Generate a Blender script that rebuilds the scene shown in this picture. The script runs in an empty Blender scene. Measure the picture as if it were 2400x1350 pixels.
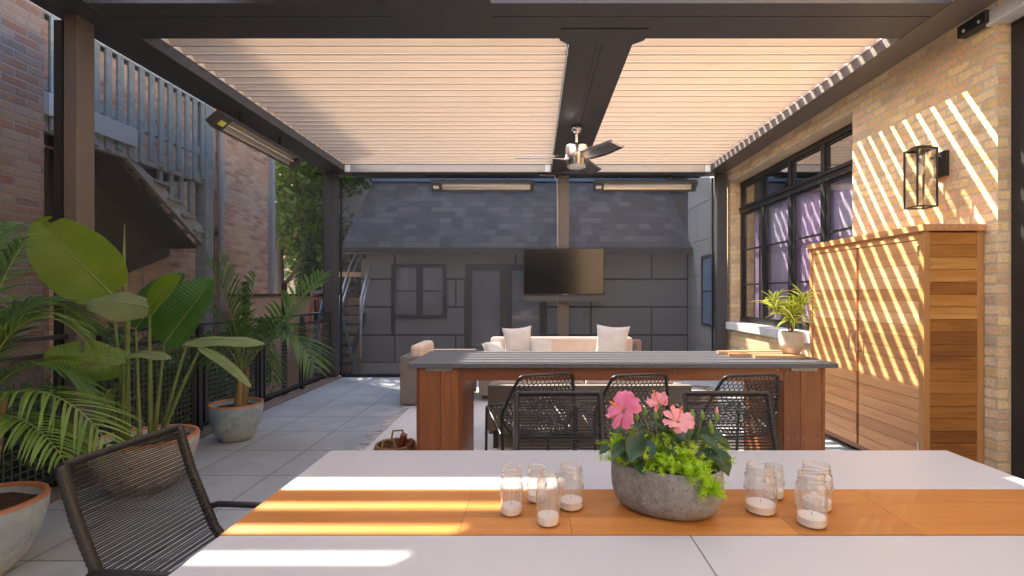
import bpy, math, random
from mathutils import Vector, Matrix, Euler
R = math.radians
SC = bpy.context.scene
COL = SC.collection
# ------------------------------------------------------------------ camera
F, CX, CY, HC = 1146.0, 1252.0, 690.0, 1.40      # focal length and vanishing point in photo pixels, eye height
cam_d = bpy.data.cameras.new('camera'); cam = bpy.data.objects.new('camera', cam_d); COL.objects.link(cam)
cam.location = (0, 0, HC); cam.rotation_euler = (R(90), 0, 0)
cam_d.sensor_width = 36; cam_d.lens = 36*F/2400
cam_d.shift_x = -(CX-1200)/2400; cam_d.shift_y = (CY-675)/2400
cam_d.clip_end = 500; cam_d.clip_start = 0.05
SC.camera = cam
# ------------------------------------------------------------------ light
SUN = Vector((-0.749, 0.588, 1.0)).normalized()   # towards the sun
elev = math.asin(SUN.z); az = math.atan2(SUN.x, SUN.y)
w = bpy.data.worlds.new("World"); SC.world = w; w.use_nodes = True
nt = w.node_tree; bg = nt.nodes['Background']
sky = nt.nodes.new('ShaderNodeTexSky'); sky.sky_type = 'NISHITA'; sky.sun_disc = False
sky.sun_elevation = elev; sky.sun_rotation = az; sky.air_density = 1.0; sky.dust_density = 2.0
nt.links.new(sky.outputs[0], bg.inputs[0]); bg.inputs[1].default_value = 0.15
sd = bpy.data.lights.new('sun', 'SUN'); sd.energy = 3.1; sd.angle = R(0.5); sd.color = (1, .90, .76)
so = bpy.data.objects.new('sun', sd); COL.objects.link(so); so.rotation_euler = (-SUN).to_track_quat('-Z', 'Y').to_euler()
SC.view_settings.view_transform = 'Standard'; SC.view_settings.look = 'None'
SC.view_settings.exposure = 2.8; SC.view_settings.gamma = 1
SC.cycles.max_bounces = 12; SC.cycles.diffuse_bounces = 5; SC.cycles.transparent_max_bounces = 24
SC.cycles.sample_clamp_indirect = 8

def P(x, y, Y): return Vector(((x-CX)*Y/F, Y, HC-(y-CY)*Y/F))
def PX(x, y, X):
    Y = X*F/(x-CX); return Vector((X, Y, HC-(y-CY)*Y/F))
def V(*a): return Vector(a)
# ------------------------------------------------------------------ mesh builder
class MB:
    def __init__(s): s.v = []; s.f = []; s.s = []
    def add(s, vs, fs, smooth=False):
        n = len(s.v); s.v += [tuple(p) for p in vs]
        for f in fs: s.f.append(tuple(i+n for i in f)); s.s.append(smooth)
        return s
    def box(s, x0, x1, y0, y1, z0, z1, M=None, bev=0):
        if bev:
            b = bev; pts = []
            xs, ys, zs = (x0, x1), (y0, y1), (z0, z1)
            for i in (0, 1):
                for j in (0, 1):
                    for k in (0, 1):
                        sx, sy, sz = 1-2*i, 1-2*j, 1-2*k
                        pts += [V(xs[i]+sx*b, ys[j]+sy*b, zs[k]), V(xs[i]+sx*b, ys[j], zs[k]+sz*b), V(xs[i], ys[j]+sy*b, zs[k]+sz*b)]
            def I(i, j, k, t): return (i*4+j*2+k)*3+t
            fs = []
            for k in (0, 1): fs.append((I(0,0,k,0), I(1,0,k,0), I(1,1,k,0), I(0,1,k,0)))
            for j in (0, 1): fs.append((I(0,j,0,1), I(1,j,0,1), I(1,j,1,1), I(0,j,1,1)))
            for i in (0, 1): fs.append((I(i,0,0,2), I(i,1,0,2), I(i,1,1,2), I(i,0,1,2)))
            for j in (0, 1):
                for k in (0, 1): fs.append((I(0,j,k,0), I(1,j,k,0), I(1,j,k,1), I(0,j,k,1)))
            for i in (0, 1):
                for k in (0, 1): fs.append((I(i,0,k,0), I(i,1,k,0), I(i,1,k,2), I(i,0,k,2)))
            for i in (0, 1):
                for j in (0, 1): fs.append((I(i,j,0,1), I(i,j,1,1), I(i,j,1,2), I(i,j,0,2)))
            for i in (0, 1):
                for j in (0, 1):
                    for k in (0, 1): fs.append((I(i,j,k,0), I(i,j,k,1), I(i,j,k,2)))
            c = V((x0+x1)/2, (y0+y1)/2, (z0+z1)/2); out = []
            for f in fs:
                a, b_, d = pts[f[0]], pts[f[1]], pts[f[2]]
                m = sum((pts[i] for i in f), V(0,0,0))/len(f)
                out.append(f if (b_-a).cross(d-a).dot(m-c) > 0 else f[::-1])
            if M: pts = [M @ p for p in pts]
            return s.add(pts, out)
        vs = [V(x, y, z) for x in (x0, x1) for y in (y0, y1) for z in (z0, z1)]
        if M: vs = [M @ p for p in vs]
        return s.add(vs, [(0,1,3,2), (4,6,7,5), (0,4,5,1), (2,3,7,6), (0,2,6,4), (1,5,7,3)])
    def prism(s, poly, lo, hi, axis, smooth=False):
        # poly: 2D points; axis 'x': (y,z), 'y': (x,z), 'z': (x,y)
        def m(p, t): return {'x': (t, p[0], p[1]), 'y': (p[0], t, p[1]), 'z': (p[0], p[1], t)}[axis]
        n = len(poly); vs = [m(p, lo) for p in poly]+[m(p, hi) for p in poly]
        fs = [(i, (i+1) % n, (i+1) % n+n, i+n) for i in range(n)]
        s.add(vs, fs, smooth); s.add(vs, [tuple(range(n))[::-1], tuple(range(n, 2*n))]); return s
    def tube(s, pts, r, n=8, cap=True, flat=1.0, closed=False):
        pts = [Vector(p) for p in pts]; k = len(pts); vs = []; fs = []
        rr = r if isinstance(r, (list, tuple)) else [r]*k
        up = None
        for i, p in enumerate(pts):
            if closed: t = (pts[(i+1) % k]-pts[i-1])
            else: t = (pts[min(i+1, k-1)]-pts[max(i-1, 0)])
            t = t.normalized() if t.length > 1e-9 else V(0, 0, 1)
            if up is None:
                up = V(0, 0, 1) if abs(t.z) < .9 else V(1, 0, 0)
            a = t.cross(up)
            if a.length < 1e-5: a = t.orthogonal()
            a.normalize(); b = a.cross(t).normalized(); up = b
            for j in range(n):
                th = 2*math.pi*j/n
                vs.append(p+a*math.cos(th)*rr[i]+b*math.sin(th)*rr[i]*flat)
        for i in range(k if closed else k-1):
            i2 = (i+1) % k
            for j in range(n):
                fs.append((i*n+j, i*n+(j+1) % n, i2*n+(j+1) % n, i2*n+j))
        s.add(vs, fs, True)
        if cap and not closed: s.add(vs, [tuple(range(n))[::-1], tuple(range((k-1)*n, k*n))])
        return s
    def lathe(s, prof, c=(0, 0, 0), n=32, sx=1, sy=1, rot=0, smooth=True, caps=True):
        vs = []; fs = []
        for (r, z) in prof:
            for j in range(n):
                th = 2*math.pi*j/n; x = r*math.cos(th)*sx; y = r*math.sin(th)*sy
                vs.append((c[0]+x*math.cos(rot)-y*math.sin(rot), c[1]+x*math.sin(rot)+y*math.cos(rot), c[2]+z))
        for i in range(len(prof)-1):
            for j in range(n):
                fs.append((i*n+j, i*n+(j+1) % n, (i+1)*n+(j+1) % n, (i+1)*n+j))
        s.add(vs, fs, smooth)
        if not caps: return s
        if prof[0][0] > 1e-4 : s.add(vs, [tuple(range(n))[::-1]])
        if prof[-1][0] > 1e-4: s.add(vs, [tuple(range((len(prof)-1)*n, len(prof)*n))])
        return s
    def grid(s, fn, nu, nv, smooth=True):
        vs = [fn(i/nu, j/nv) for i in range(nu+1) for j in range(nv+1)]
        fs = [(i*(nv+1)+j, (i+1)*(nv+1)+j, (i+1)*(nv+1)+j+1, i*(nv+1)+j+1) for i in range(nu) for j in range(nv)]
        return s.add(vs, fs, smooth)
    def build(s, name, mat, parent=None, mods=(), local=False):
        me = bpy.data.meshes.new(name)
        off = V(0, 0, 0)
        if parent and not local:
            q = parent
            while q: off = off+q.location; q = q.parent
        me.from_pydata([tuple(Vector(p)-off) for p in s.v], [], s.f)
        me.polygons.foreach_set('use_smooth', s.s); me.materials.append(mat); me.validate(); me.update()
        o = bpy.data.objects.new(name, me); COL.objects.link(o)
        if parent: o.parent = parent
        for m in mods:
            if m[0] == 'bevel':
                b = o.modifiers.new('b', 'BEVEL'); b.width = m[1]; b.segments = 2; b.limit_method = 'ANGLE'
            if m[0] == 'subsurf':
                b = o.modifiers.new('s', 'SUBSURF'); b.levels = m[1]; b.render_levels = m[1]
            if m[0] == 'solid':
                b = o.modifiers.new('t', 'SOLIDIFY'); b.thickness = m[1]; b.offset = 0
        return o

def tag(o, label=None, cat=None, group=None, kind=None):
    if label: o['label'] = label
    if cat: o['category'] = cat
    if group: o['group'] = group
    if kind: o['kind'] = kind
    return o
def empty(name, loc, label, cat, group=None, rz=0):
    o = bpy.data.objects.new(name, None); COL.objects.link(o); o.location = loc; o.rotation_euler = (0, 0, rz)
    o.empty_display_size = .1
    return tag(o, label, cat, group)
def dup(o, loc, rz=0, label=None):
    c = o.copy(); COL.objects.link(c); c.location = loc; c.rotation_euler = (0, 0, rz)
    if label: c['label'] = label
    def rec(a, b):
        for ch in a.children:
            d = ch.copy(); COL.objects.link(d); d.parent = b; rec(ch, d)
    rec(o, c); return c
# ------------------------------------------------------------------ materials
class NT:
    def __init__(s, name):
        s.m = bpy.data.materials.new(name); s.m.use_nodes = True; s.t = s.m.node_tree
        s.b = s.t.nodes['Principled BSDF']; s.out = s.t.nodes['Material Output']
    def n(s, typ, **kw):
        o = s.t.nodes.new('ShaderNode'+typ)
        for k, v in kw.items(): setattr(o, k, v)
        return o
    def l(s, a, b): s.t.links.new(a, b)
    def sv(s, inp, v):
        if hasattr(v, 'is_linked') or isinstance(v, bpy.types.NodeSocket): s.l(v, inp)
        else: inp.default_value = v
    def math(s, op, a, b=0.0, c=None, clamp=False):
        o = s.n('Math', operation=op); o.use_clamp = clamp; s.sv(o.inputs[0], a); s.sv(o.inputs[1], b)
        if c is not None: s.sv(o.inputs[2], c)
        return o.outputs[0]
    def mix(s, fac, a, b, mode='MIX'):
        o = s.n('Mix', data_type='RGBA', blend_type=mode)
        s.sv(o.inputs[0], fac); s.sv(o.inputs[6], a if not isinstance(a, tuple) else (*a[:3], 1)); s.sv(o.inputs[7], b if not isinstance(b, tuple) else (*b[:3], 1))
        return o.outputs[2]
    def ramp(s, fac, stops, interp='LINEAR'):
        o = s.n('ValToRGB'); cr = o.color_ramp; cr.interpolation = interp
        while len(cr.elements) < len(stops): cr.elements.new(.5)
        for e, (p, c) in zip(cr.elements, stops):
            e.position = p; e.color = (*c, 1) if len(c) == 3 else c
        s.l(fac, o.inputs[0]); return o.outputs[0]
    def noise(s, scale, vec=None, detail=4, rough=.55, dist=0, out='Fac'):
        o = s.n('TexNoise'); o.inputs['Scale'].default_value = scale; o.inputs['Detail'].default_value = detail
        o.inputs['Roughness'].default_value = rough; o.inputs['Distortion'].default_value = dist
        if vec is not None: s.l(vec, o.inputs['Vector'])
        return o.outputs[out]
    def obj(s): return s.n('TexCoord').outputs['Object']
    def pos(s): return s.n('NewGeometry').outputs['Position']
    def sep(s, v):
        o = s.n('SeparateXYZ'); s.l(v, o.inputs[0]); return o.outputs
    def comb(s, x, y, z=0.0):
        o = s.n('CombineXYZ'); s.sv(o.inputs[0], x); s.sv(o.inputs[1], y); s.sv(o.inputs[2], z); return o.outputs[0]
    def scale(s, v, sc):
        o = s.n('VectorMath', operation='MULTIPLY'); s.l(v, o.inputs[0]); o.inputs[1].default_value = sc; return o.outputs[0]
    def bump(s, h, strength=.3, dist=.01):
        o = s.n('Bump'); o.inputs['Strength'].default_value = strength; o.inputs['Distance'].default_value = dist
        s.l(h, o.inputs['Height']); s.l(o.outputs[0], s.b.inputs['Normal'])
    def col(s, c): s.sv(s.b.inputs['Base Color'], c if not isinstance(c, tuple) else (*c[:3], 1))
    def rough(s, r): s.sv(s.b.inputs['Roughness'], r)
def cm(c, k): return tuple(min(1, x*k) for x in c)
def plain(name, c, rough=.6, metal=0, var=.12, ns=8, bump=0, bs=60, bd=.003, spec=.5, coat=0, stretch=None):
    m = NT(name); v = m.obj()
    if stretch: v = m.scale(v, stretch)
    n = m.noise(ns, v, 5, .6)
    m.col(m.ramp(n, [(.3, cm(c, 1-var)), (.7, cm(c, 1+var))]))
    m.rough(m.math('MULTIPLY_ADD', n, .15, rough-.075)); m.b.inputs['Metallic'].default_value = metal
    m.b.inputs['Specular IOR Level'].default_value = spec; m.b.inputs['Coat Weight'].default_value = coat
    if bump: m.bump(m.noise(bs, v, 3), bump, bd)
    return m.m
def brick(name, u, stops, mortar, bw=.208, bh=.0735, mt=.012, wob=.012, bumpd=.0032, smear=.35):
    m = NT(name); p = m.pos(); sx = m.sep(p)
    nz = m.noise(7, p, 3, .6, 0, 'Color'); nsx = m.sep(nz)
    uu = m.math('ADD', sx[u], m.math('MULTIPLY_ADD', nsx[0], wob*2, -wob))
    vv = m.math('ADD', sx[2], m.math('MULTIPLY_ADD', nsx[1], wob*1.6, -wob*.8))
    vec = m.comb(uu, vv)
    b = m.n('TexBrick'); m.l(vec, b.inputs['Vector']); b.inputs['Scale'].default_value = 1
    b.inputs['Brick Width'].default_value = bw; b.inputs['Row Height'].default_value = bh
    b.inputs['Mortar Size'].default_value = mt; b.inputs['Mortar Smooth'].default_value = .5
    row = m.math('FLOOR', m.math('DIVIDE', vv, bh))
    odd = m.math('FLOORED_MODULO', row, 2.0)
    c_ = m.math('FLOOR', m.math('DIVIDE', m.math('ADD', uu, m.math('MULTIPLY_ADD', odd, -.5*bw, .5*bw)), bw))
    wn = m.n('TexWhiteNoise', noise_dimensions='2D'); m.l(m.comb(row, c_), wn.inputs['Vector'])
    col = m.ramp(wn.outputs['Value'], stops, 'CONSTANT')
    fine = m.noise(55, p, 5, .7); big = m.noise(1.3, p, 4, .6)
    col = m.mix(.75, col, m.ramp(fine, [(.3, (.62, .6, .58)), (.5, (1, 1, 1)), (.72, (1.12, 1.1, 1.06))]), 'MULTIPLY')
    pit = m.ramp(m.noise(38, p, 2), [(.26, (.35, .3, .28)), (.34, (1, 1, 1))])
    col = m.mix(.55, col, pit, 'MULTIPLY')
    # mortar smeared over some bricks
    sm = m.ramp(m.noise(9, p, 5, .7), [(.52, (0, 0, 0)), (.66, (1, 1, 1))])
    fac = m.math('MAXIMUM', b.outputs['Fac'], m.math('MULTIPLY', sm, smear))
    mc = m.mix(.6, mortar, m.ramp(fine, [(.3, (.7, .7, .7)), (.7, (1.1, 1.1, 1.1))]), 'MULTIPLY')
    col = m.mix(fac, col, mc)
    col = m.mix(.6, col, m.ramp(big, [(.3, (.78, .77, .76)), (.7, (1.1, 1.1, 1.1))]), 'MULTIPLY')
    m.col(col); m.rough(.9); m.b.inputs['Specular IOR Level'].default_value = .2
    h = m.math('SUBTRACT', m.math('MULTIPLY_ADD', fine, .5, 0.0), b.outputs['Fac'])
    h = m.math('ADD', h, m.math('MULTIPLY', wn.outputs['Value'], .5))
    m.bump(h, .9, bumpd)
    return m.m
def wood(name, stops, axis, gs=1.0, rough=.5, isl=.35, coat=0, bump=.15):
    m = NT(name); g = m.n('NewGeometry'); v = m.obj()
    rnd = g.outputs['Random Per Island']
    sc = [18*gs, 18*gs, 18*gs]; sc[axis] = 1.1*gs
    o = m.n('VectorMath', operation='MULTIPLY_ADD'); m.l(v, o.inputs[0]); o.inputs[1].default_value = sc
    m.l(m.comb(m.math('MULTIPLY', rnd, 37.0), m.math('MULTIPLY', rnd, 91.0), m.math('MULTIPLY', rnd, 53.0)), o.inputs[2])
    n1 = m.noise(1.6, o.outputs[0], 6, .65, .6); n2 = m.noise(9, o.outputs[0], 3, .6)
    f = m.math('ADD', m.math('MULTIPLY', n1, .7), m.math('MULTIPLY', n2, .22))
    f = m.math('ADD', f, m.math('MULTIPLY_ADD', rnd, isl, -isl/2), clamp=True)
    m.col(m.ramp(f, stops)); m.rough(m.math('MULTIPLY_ADD', n2, .2, rough-.1)); m.b.inputs['Coat Weight'].default_value = coat
    m.bump(n2, bump, .002); return m.m
def glassy(name, tint=(1, 1, 1), refl=1.0, rough=0.0, base=0.0, haze=0.0):
    m = NT(name); m.t.nodes.remove(m.b)
    tr = m.n('BsdfTransparent'); tr.inputs[0].default_value = (*tint, 1)
    gl = m.n('BsdfGlossy'); gl.inputs['Roughness'].default_value = rough; gl.inputs[0].default_value = (1, 1, 1, 1)
    g = m.n('NewGeometry'); dt_ = m.n('VectorMath', operation='DOT_PRODUCT'); m.l(g.outputs['Incoming'], dt_.inputs[0]); m.l(g.outputs['Normal'], dt_.inputs[1])
    f = m.math('POWER', m.math('SUBTRACT', 1.0, m.math('ABSOLUTE', dt_.outputs['Value'])), 4.0)
    mx = m.n('MixShader'); m.l(m.math('MULTIPLY_ADD', m.math('MULTIPLY_ADD', f, .9, .04), refl, base, clamp=True), mx.inputs[0])
    first = tr.outputs[0]
    if haze:
        df = m.n('BsdfDiffuse'); df.inputs[0].default_value = (.85, .83, .8, 1); m2 = m.n('MixShader'); m2.inputs[0].default_value = haze
        m.l(tr.outputs[0], m2.inputs[1]); m.l(df.outputs[0], m2.inputs[2]); first = m2.outputs[0]
    m.l(first, mx.inputs[1]); m.l(gl.outputs[0], mx.inputs[2]); m.l(mx.outputs[0], m.out.inputs[0]); return m.m
def leafy(name, c1, c2, trans=.35, rough=.4, ns=12, isl=False, tm=(1.6, 1.7, .7)):
    m = NT(name); v = m.obj(); n = m.noise(ns, v, 4)
    if isl: n = m.math('MULTIPLY_ADD', m.n('NewGeometry').outputs['Random Per Island'], .7, m.math('MULTIPLY', n, .3))
    c = m.ramp(n, [(.2, c1), (.8, c2)]); m.col(c); m.rough(rough)
    t = m.n('BsdfTranslucent'); m.l(m.mix(1.0, c, tm, 'MULTIPLY'), t.inputs[0])
    mx = m.n('MixShader'); mx.inputs[0].default_value = trans
    m.l(m.b.outputs[0], mx.inputs[1]); m.l(t.outputs[0], mx.inputs[2]); m.l(mx.outputs[0], m.out.inputs[0]); return m.m
M = {}
M['frame'] = plain('charcoal powder coat', (.068, .066, .067), .48, var=.15, ns=60, bump=.25, bs=260, bd=.001)
M['bronze'] = plain('bronze powder coat', (.125, .105, .09), .45, var=.15, ns=60, bump=.25, bs=260, bd=.001)
M['gutter'] = plain('grey aluminium', (.33, .31, .28), .4, metal=.3, var=.08)
M['white'] = plain('white paint', (.78, .77, .75), .5, var=.04)
M['black'] = plain('black metal', (.018, .018, .019), .38, var=.2, ns=30)
M['blackpaint'] = plain('black window paint', (.02, .02, .021), .35, var=.2, ns=30)
M['chrome'] = plain('brushed nickel', (.62, .58, .54), .22, metal=1, var=.06, ns=20)
M['steel'] = plain('stainless steel', (.6, .6, .58), .28, metal=1, var=.08)
M['reflector'] = plain('heater reflector', (.86, .78, .64), .3, metal=.75, var=.06)
m = NT('louver enamel')
v = m.scale(m.pos(), (1.2, 30, 30)); n_ = m.noise(1.2, v, 5, .65)
stn = m.noise(2.2, m.scale(m.pos(), (2.0, 9, 25)), 6, .7)
c_ = m.ramp(n_, [(.3, (.66, .55, .445)), (.7, (.71, .60, .495))])
c_ = m.mix(m.ramp(stn, [(.56, (0, 0, 0)), (.78, (.4, .4, .4))]), c_, (.38, .29, .22))
m.col(c_); m.rough(.5); M['louver'] = m.m
M['brick_r'] = brick('buff common brick', 1, [(0, (.80, .54, .24)), (.2, (.88, .64, .34)), (.38, (.80, .50, .27)), (.52, (.88, .66, .38)), (.66, (.84, .54, .32)), (.78, (.90, .66, .32)), (.9, (.62, .43, .24))], (.68, .54, .35), mt=.014, wob=.016, smear=.62)
M['brick_rx'] = brick('buff common brick return', 0, [(0, (.70, .47, .24)), (.2, (.80, .58, .34)), (.38, (.68, .43, .26)), (.6, (.80, .54, .30)), (.78, (.86, .64, .32))], (.66, .52, .33), smear=.4)
M['brick_r2'] = brick('tan house brick', 0, [(0, (.52, .36, .19)), (.5, (.60, .44, .27)), (.8, (.5, .3, .2))], (.42, .35, .27), smear=.4)
M['brick_l'] = brick('pink common brick', 1, [(0, (.48, .33, .25)), (.2, (.54, .41, .32)), (.4, (.46, .27, .20)), (.55, (.54, .43, .36)), (.72, (.52, .31, .22)), (.88, (.38, .29, .25))], (.48, .43, .41), smear=.4)
M['brick_l2'] = brick('tan neighbour brick', 1, [(0, (.58, .34, .22)), (.25, (.64, .41, .27)), (.5, (.54, .28, .19)), (.7, (.66, .45, .31)), (.88, (.47, .24, .16))], (.56, .43, .33), smear=.25)
M['brick_lx'] = brick('pink common brick end', 0, [(0, (.36, .20, .145)), (.3, (.42, .27, .20)), (.6, (.30, .15, .11))], (.33, .28, .26), smear=.3)
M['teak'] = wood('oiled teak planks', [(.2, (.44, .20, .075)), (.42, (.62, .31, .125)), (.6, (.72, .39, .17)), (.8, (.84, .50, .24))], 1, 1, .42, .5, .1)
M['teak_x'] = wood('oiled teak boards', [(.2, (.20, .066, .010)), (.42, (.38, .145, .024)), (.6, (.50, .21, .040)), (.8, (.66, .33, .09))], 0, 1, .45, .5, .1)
M['teak_z'] = wood('oiled teak trim', [(.2, (.38, .17, .05)), (.5, (.52, .25, .08)), (.8, (.64, .35, .13))], 2, 1, .45, .2, .1)
M['tabletop'] = wood('golden teak slats', [(.2, (.33, .13, .028)), (.45, (.45, .175, .036)), (.6, (.52, .21, .046)), (.85, (.60, .27, .07))], 0, .8, .38, .3, .15, .06)
M['ipe'] = wood('red hardwood', [(.2, (.11, .034, .012)), (.42, (.21, .066, .020)), (.6, (.28, .095, .028)), (.85, (.40, .155, .045))], 2, 1, .42, .4, .15)
M['ipe_x'] = wood('red hardwood rail', [(.2, (.14, .04, .014)), (.5, (.24, .075, .026)), (.8, (.33, .115, .038))], 0, 1, .42, .2, .15)
M['board'] = wood('cutting board wood', [(.2, (.48, .27, .12)), (.5, (.60, .37, .19)), (.8, (.68, .45, .26))], 0, 1.5, .5, .2, 0)
M['fencewood'] = wood('cedar fence boards', [(.2, (.52, .33, .19)), (.5, (.68, .45, .27)), (.8, (.78, .55, .34))], 1, .5, .75, .4, 0)
M['laminate'] = plain('white table laminate', (.49, .50, .51), .33, var=.015, ns=3)
M['granite'] = plain('honed black granite', (.125, .13, .145), .5, var=.3, ns=90, spec=.22)
M['strap'] = plain('dark vinyl cord', (.023, .022, .022), .45, var=.25, ns=80, bump=.3, bs=300, bd=.001)
M['canvas'] = plain('beige cushion canvas', (.74, .60, .49), .85, var=.06, bump=.2, bs=400, bd=.001)
M['pillow'] = plain('off white linen', (.68, .63, .56), .9, var=.05, bump=.3, bs=250, bd=.002)
M['wicker'] = plain('taupe outdoor fabric', (.21, .185, .16), .8, var=.08, bump=.4, bs=300, bd=.002)
M['rug'] = plain('pale woven rug', (.60, .59, .57), .95, var=.1, ns=25, bump=.5, bs=160, bd=.004)
M['basket'] = plain('woven seagrass', (.30, .17, .075), .8, var=.35, ns=40, bump=.5, bs=120, bd=.004)
M['leather'] = plain('red brown leather', (.22, .05, .02), .45, var=.2)
M['siding'] = plain('pale grey siding', (.42, .42, .43), .7, var=.05)
M['panel'] = plain('grey fibre cement panel', (.27, .265, .255), .7, var=.06, ns=3)
M['panel2'] = plain('warm grey fibre cement panel', (.31, .295, .275), .7, var=.06, ns=3)
M['joint'] = plain('dark panel joint', (.03, .03, .033), .6)
M['darkframe'] = plain('dark bronze window frame', (.022, .021, .022), .45)
M['trimgrey'] = plain('painted trim', (.36, .35, .34), .6, var=.06)
M['bluemetal'] = plain('slate blue metal', (.10, .17, .27), .5, var=.1)
M['teal'] = plain('weathered teal painted wood', (.27, .31, .30), .75, var=.22, ns=14, bump=.2, bs=80)
M['tealgrey'] = plain('weathered grey green painted wood', (.38, .39, .375), .8, var=.22, ns=16, bump=.2, bs=80)
M['underside'] = plain('dark underside boards', (.045, .044, .042), .8, var=.2)  # near black tone for the boards under the stair
M['greybox'] = plain('grey painted board', (.46, .48, .50), .7, var=.05)
M['concrete'] = plain('pale concrete', (.42, .40, .38), .85, var=.1, ns=6, bump=.3, bs=80)
M['limestone'] = plain('limestone sill', (.62, .60, .56), .8, var=.08, ns=14, bump=.2, bs=90)
M['kerb'] = plain('brown stone kerb', (.20, .15, .135), .85, var=.2, ns=30, bump=.4, bs=120)
M['soil'] = plain('potting soil', (.06, .032, .018), .95, var=.6, ns=70, bump=1, bs=90, bd=.02)
M['terracotta'] = plain('terracotta', (.42, .17, .08), .8, var=.12, ns=15)
M['orange'] = plain('orange fibreglass', (.50, .075, .03), .5, var=.1)
M['blue'] = plain('blue fibreglass', (.035, .11, .21), .5, var=.1)
M['alu'] = plain('dull aluminium', (.42, .43, .45), .45, metal=.6, var=.1)
M['tealpole'] = plain('teal pole', (.12, .22, .24), .5)
M['ceramic'] = plain('cream glazed ceramic', (.58, .47, .36), .25, var=.03)
M['blade_line'] = plain('louver line tone', (.36, .31, .27), .7)
M['railpaint'] = plain('black railing paint', (.026, .026, .028), .45, var=.15)
M['wire'] = plain('dark galvanised wire', (.10, .10, .105), .5)
M['wax'] = plain('white candle wax', (.85, .82, .78), .5, var=.03)
M['yellow'] = plain('yellow warning label', (.75, .72, .12), .6, var=.05)
M['pinkbox'] = plain('dusty pink card', (.36, .21, .18), .7, var=.08)
M['trunk'] = plain('bark', (.10, .085, .07), .9, var=.3, ns=15, bump=.5, bs=40, bd=.02)
M['room'] = plain('dim interior', (.12, .12, .13), .9)
M['lens'] = plain('frosted fan light lens', (.72, .69, .64), .4, var=.02)
M['tvframe'] = plain('tv bezel', (.02, .02, .022), .3)
M['glass'] = glassy('window glass', (.93, .93, .95), 1.5, base=.11)
M['glassfar'] = glassy('dark window glass', (.9, .91, .93), 1.1, base=.10)
M['lampglass'] = glassy('lantern glass', (.93, .92, .9), 1.2, base=.03)
M['jar'] = glassy('jar glass', (.97, .965, .955), 1.5, rough=.06, base=.01, haze=.045)
M['jarline'] = glassy('pressed glass ridge', (.84, .82, .8), 1.5, rough=.1, base=.2, haze=.2)
m = NT('tv screen'); m.col((.006, .006, .007)); m.rough(.13); m.b.inputs['Specular IOR Level'].default_value = .9; M['tv'] = m.m
m = NT('sheer purple curtain'); v = m.obj(); n_ = m.noise(200, v, 2); m.col(m.ramp(n_, [(.3, (.66, .45, .64)), (.7, (.76, .57, .74))])); m.rough(.9); M['curtain'] = m.m
m = NT('grey sheer curtain'); m.col((.66, .58, .67)); m.rough(.9); M['curtain2'] = m.m
# insect screen cloth
m = NT('dark screen mesh'); m.t.nodes.remove(m.b)
tr = m.n('BsdfTransparent'); df = m.n('BsdfDiffuse'); df.inputs[0].default_value = (.105, .105, .107, 1)
mx = m.n('MixShader'); mx.inputs[0].default_value = .36
m.l(tr.outputs[0], mx.inputs[1]); m.l(df.outputs[0], mx.inputs[2]); m.l(mx.outputs[0], m.out.inputs[0]); M['screen'] = m.m
m = NT('light screen mesh'); m.t.nodes.remove(m.b)
tr = m.n('BsdfTransparent'); df = m.n('BsdfDiffuse'); df.inputs[0].default_value = (.06, .06, .06, 1)
mx = m.n('MixShader'); mx.inputs[0].default_value = .26
m.l(tr.outputs[0], mx.inputs[1]); m.l(df.outputs[0], mx.inputs[2]); m.l(mx.outputs[0], m.out.inputs[0]); M['screen_l'] = m.m
# porcelain paver
m = NT('grey porcelain pavers'); p = m.pos(); sx = m.sep(p); T = .607
fx = m.math('FRACT', m.math('DIVIDE', m.math('ADD', sx[0], 2.05+20*T), T)); fy = m.math('FRACT', m.math('DIVIDE', m.math('ADD', sx[1], -3.784+20*T), T))
ex = m.math('MINIMUM', fx, m.math('SUBTRACT', 1.0, fx)); ey = m.math('MINIMUM', fy, m.math('SUBTRACT', 1.0, fy))
j = m.math('LESS_THAN', m.math('MINIMUM', ex, ey), .0050)
wn = m.n('TexWhiteNoise', noise_dimensions='2D')
m.l(m.comb(m.math('FLOOR', m.math('DIVIDE', m.math('ADD', sx[0], 2.05+20*T), T)), m.math('FLOOR', m.math('DIVIDE', m.math('ADD', sx[1], -3.784+20*T), T))), wn.inputs[0])
c_ = m.mix(.9, m.ramp(m.noise(3, p, 6, .65), [(.3, (.35, .38, .405)), (.7, (.42, .455, .48))]), m.ramp(wn.outputs[0], [(0, (.9, .9, .9)), (1, (1.06, 1.06, 1.06))]), 'MULTIPLY')
c_ = m.mix(.5, c_, m.ramp(m.noise(180, p, 3, .7), [(.3, (.75, .75, .75)), (.7, (1.15, 1.15, 1.15))]), 'MULTIPLY')
c_ = m.mix(.7, c_, m.ramp(m.noise(.9, p, 7, .7, .6), [(.36, (.74, .72, .69)), (.52, (1, 1, 1))]), 'MULTIPLY')
c_ = m.mix(m.math('MULTIPLY', m.math('LESS_THAN', m.math('MINIMUM', ex, ey), .03), m.ramp(m.noise(12, p, 4), [(.4, (0, 0, 0)), (.7, (.35, .35, .35))])), c_, (.2, .19, .17))
m.col(m.mix(j, c_, (.05, .05, .05))); m.rough(.55); m.bump(m.math('SUBTRACT', m.noise(150, p, 3), m.math('MULTIPLY', j, 4.0)), .25, .003); M['paver'] = m.m
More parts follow.
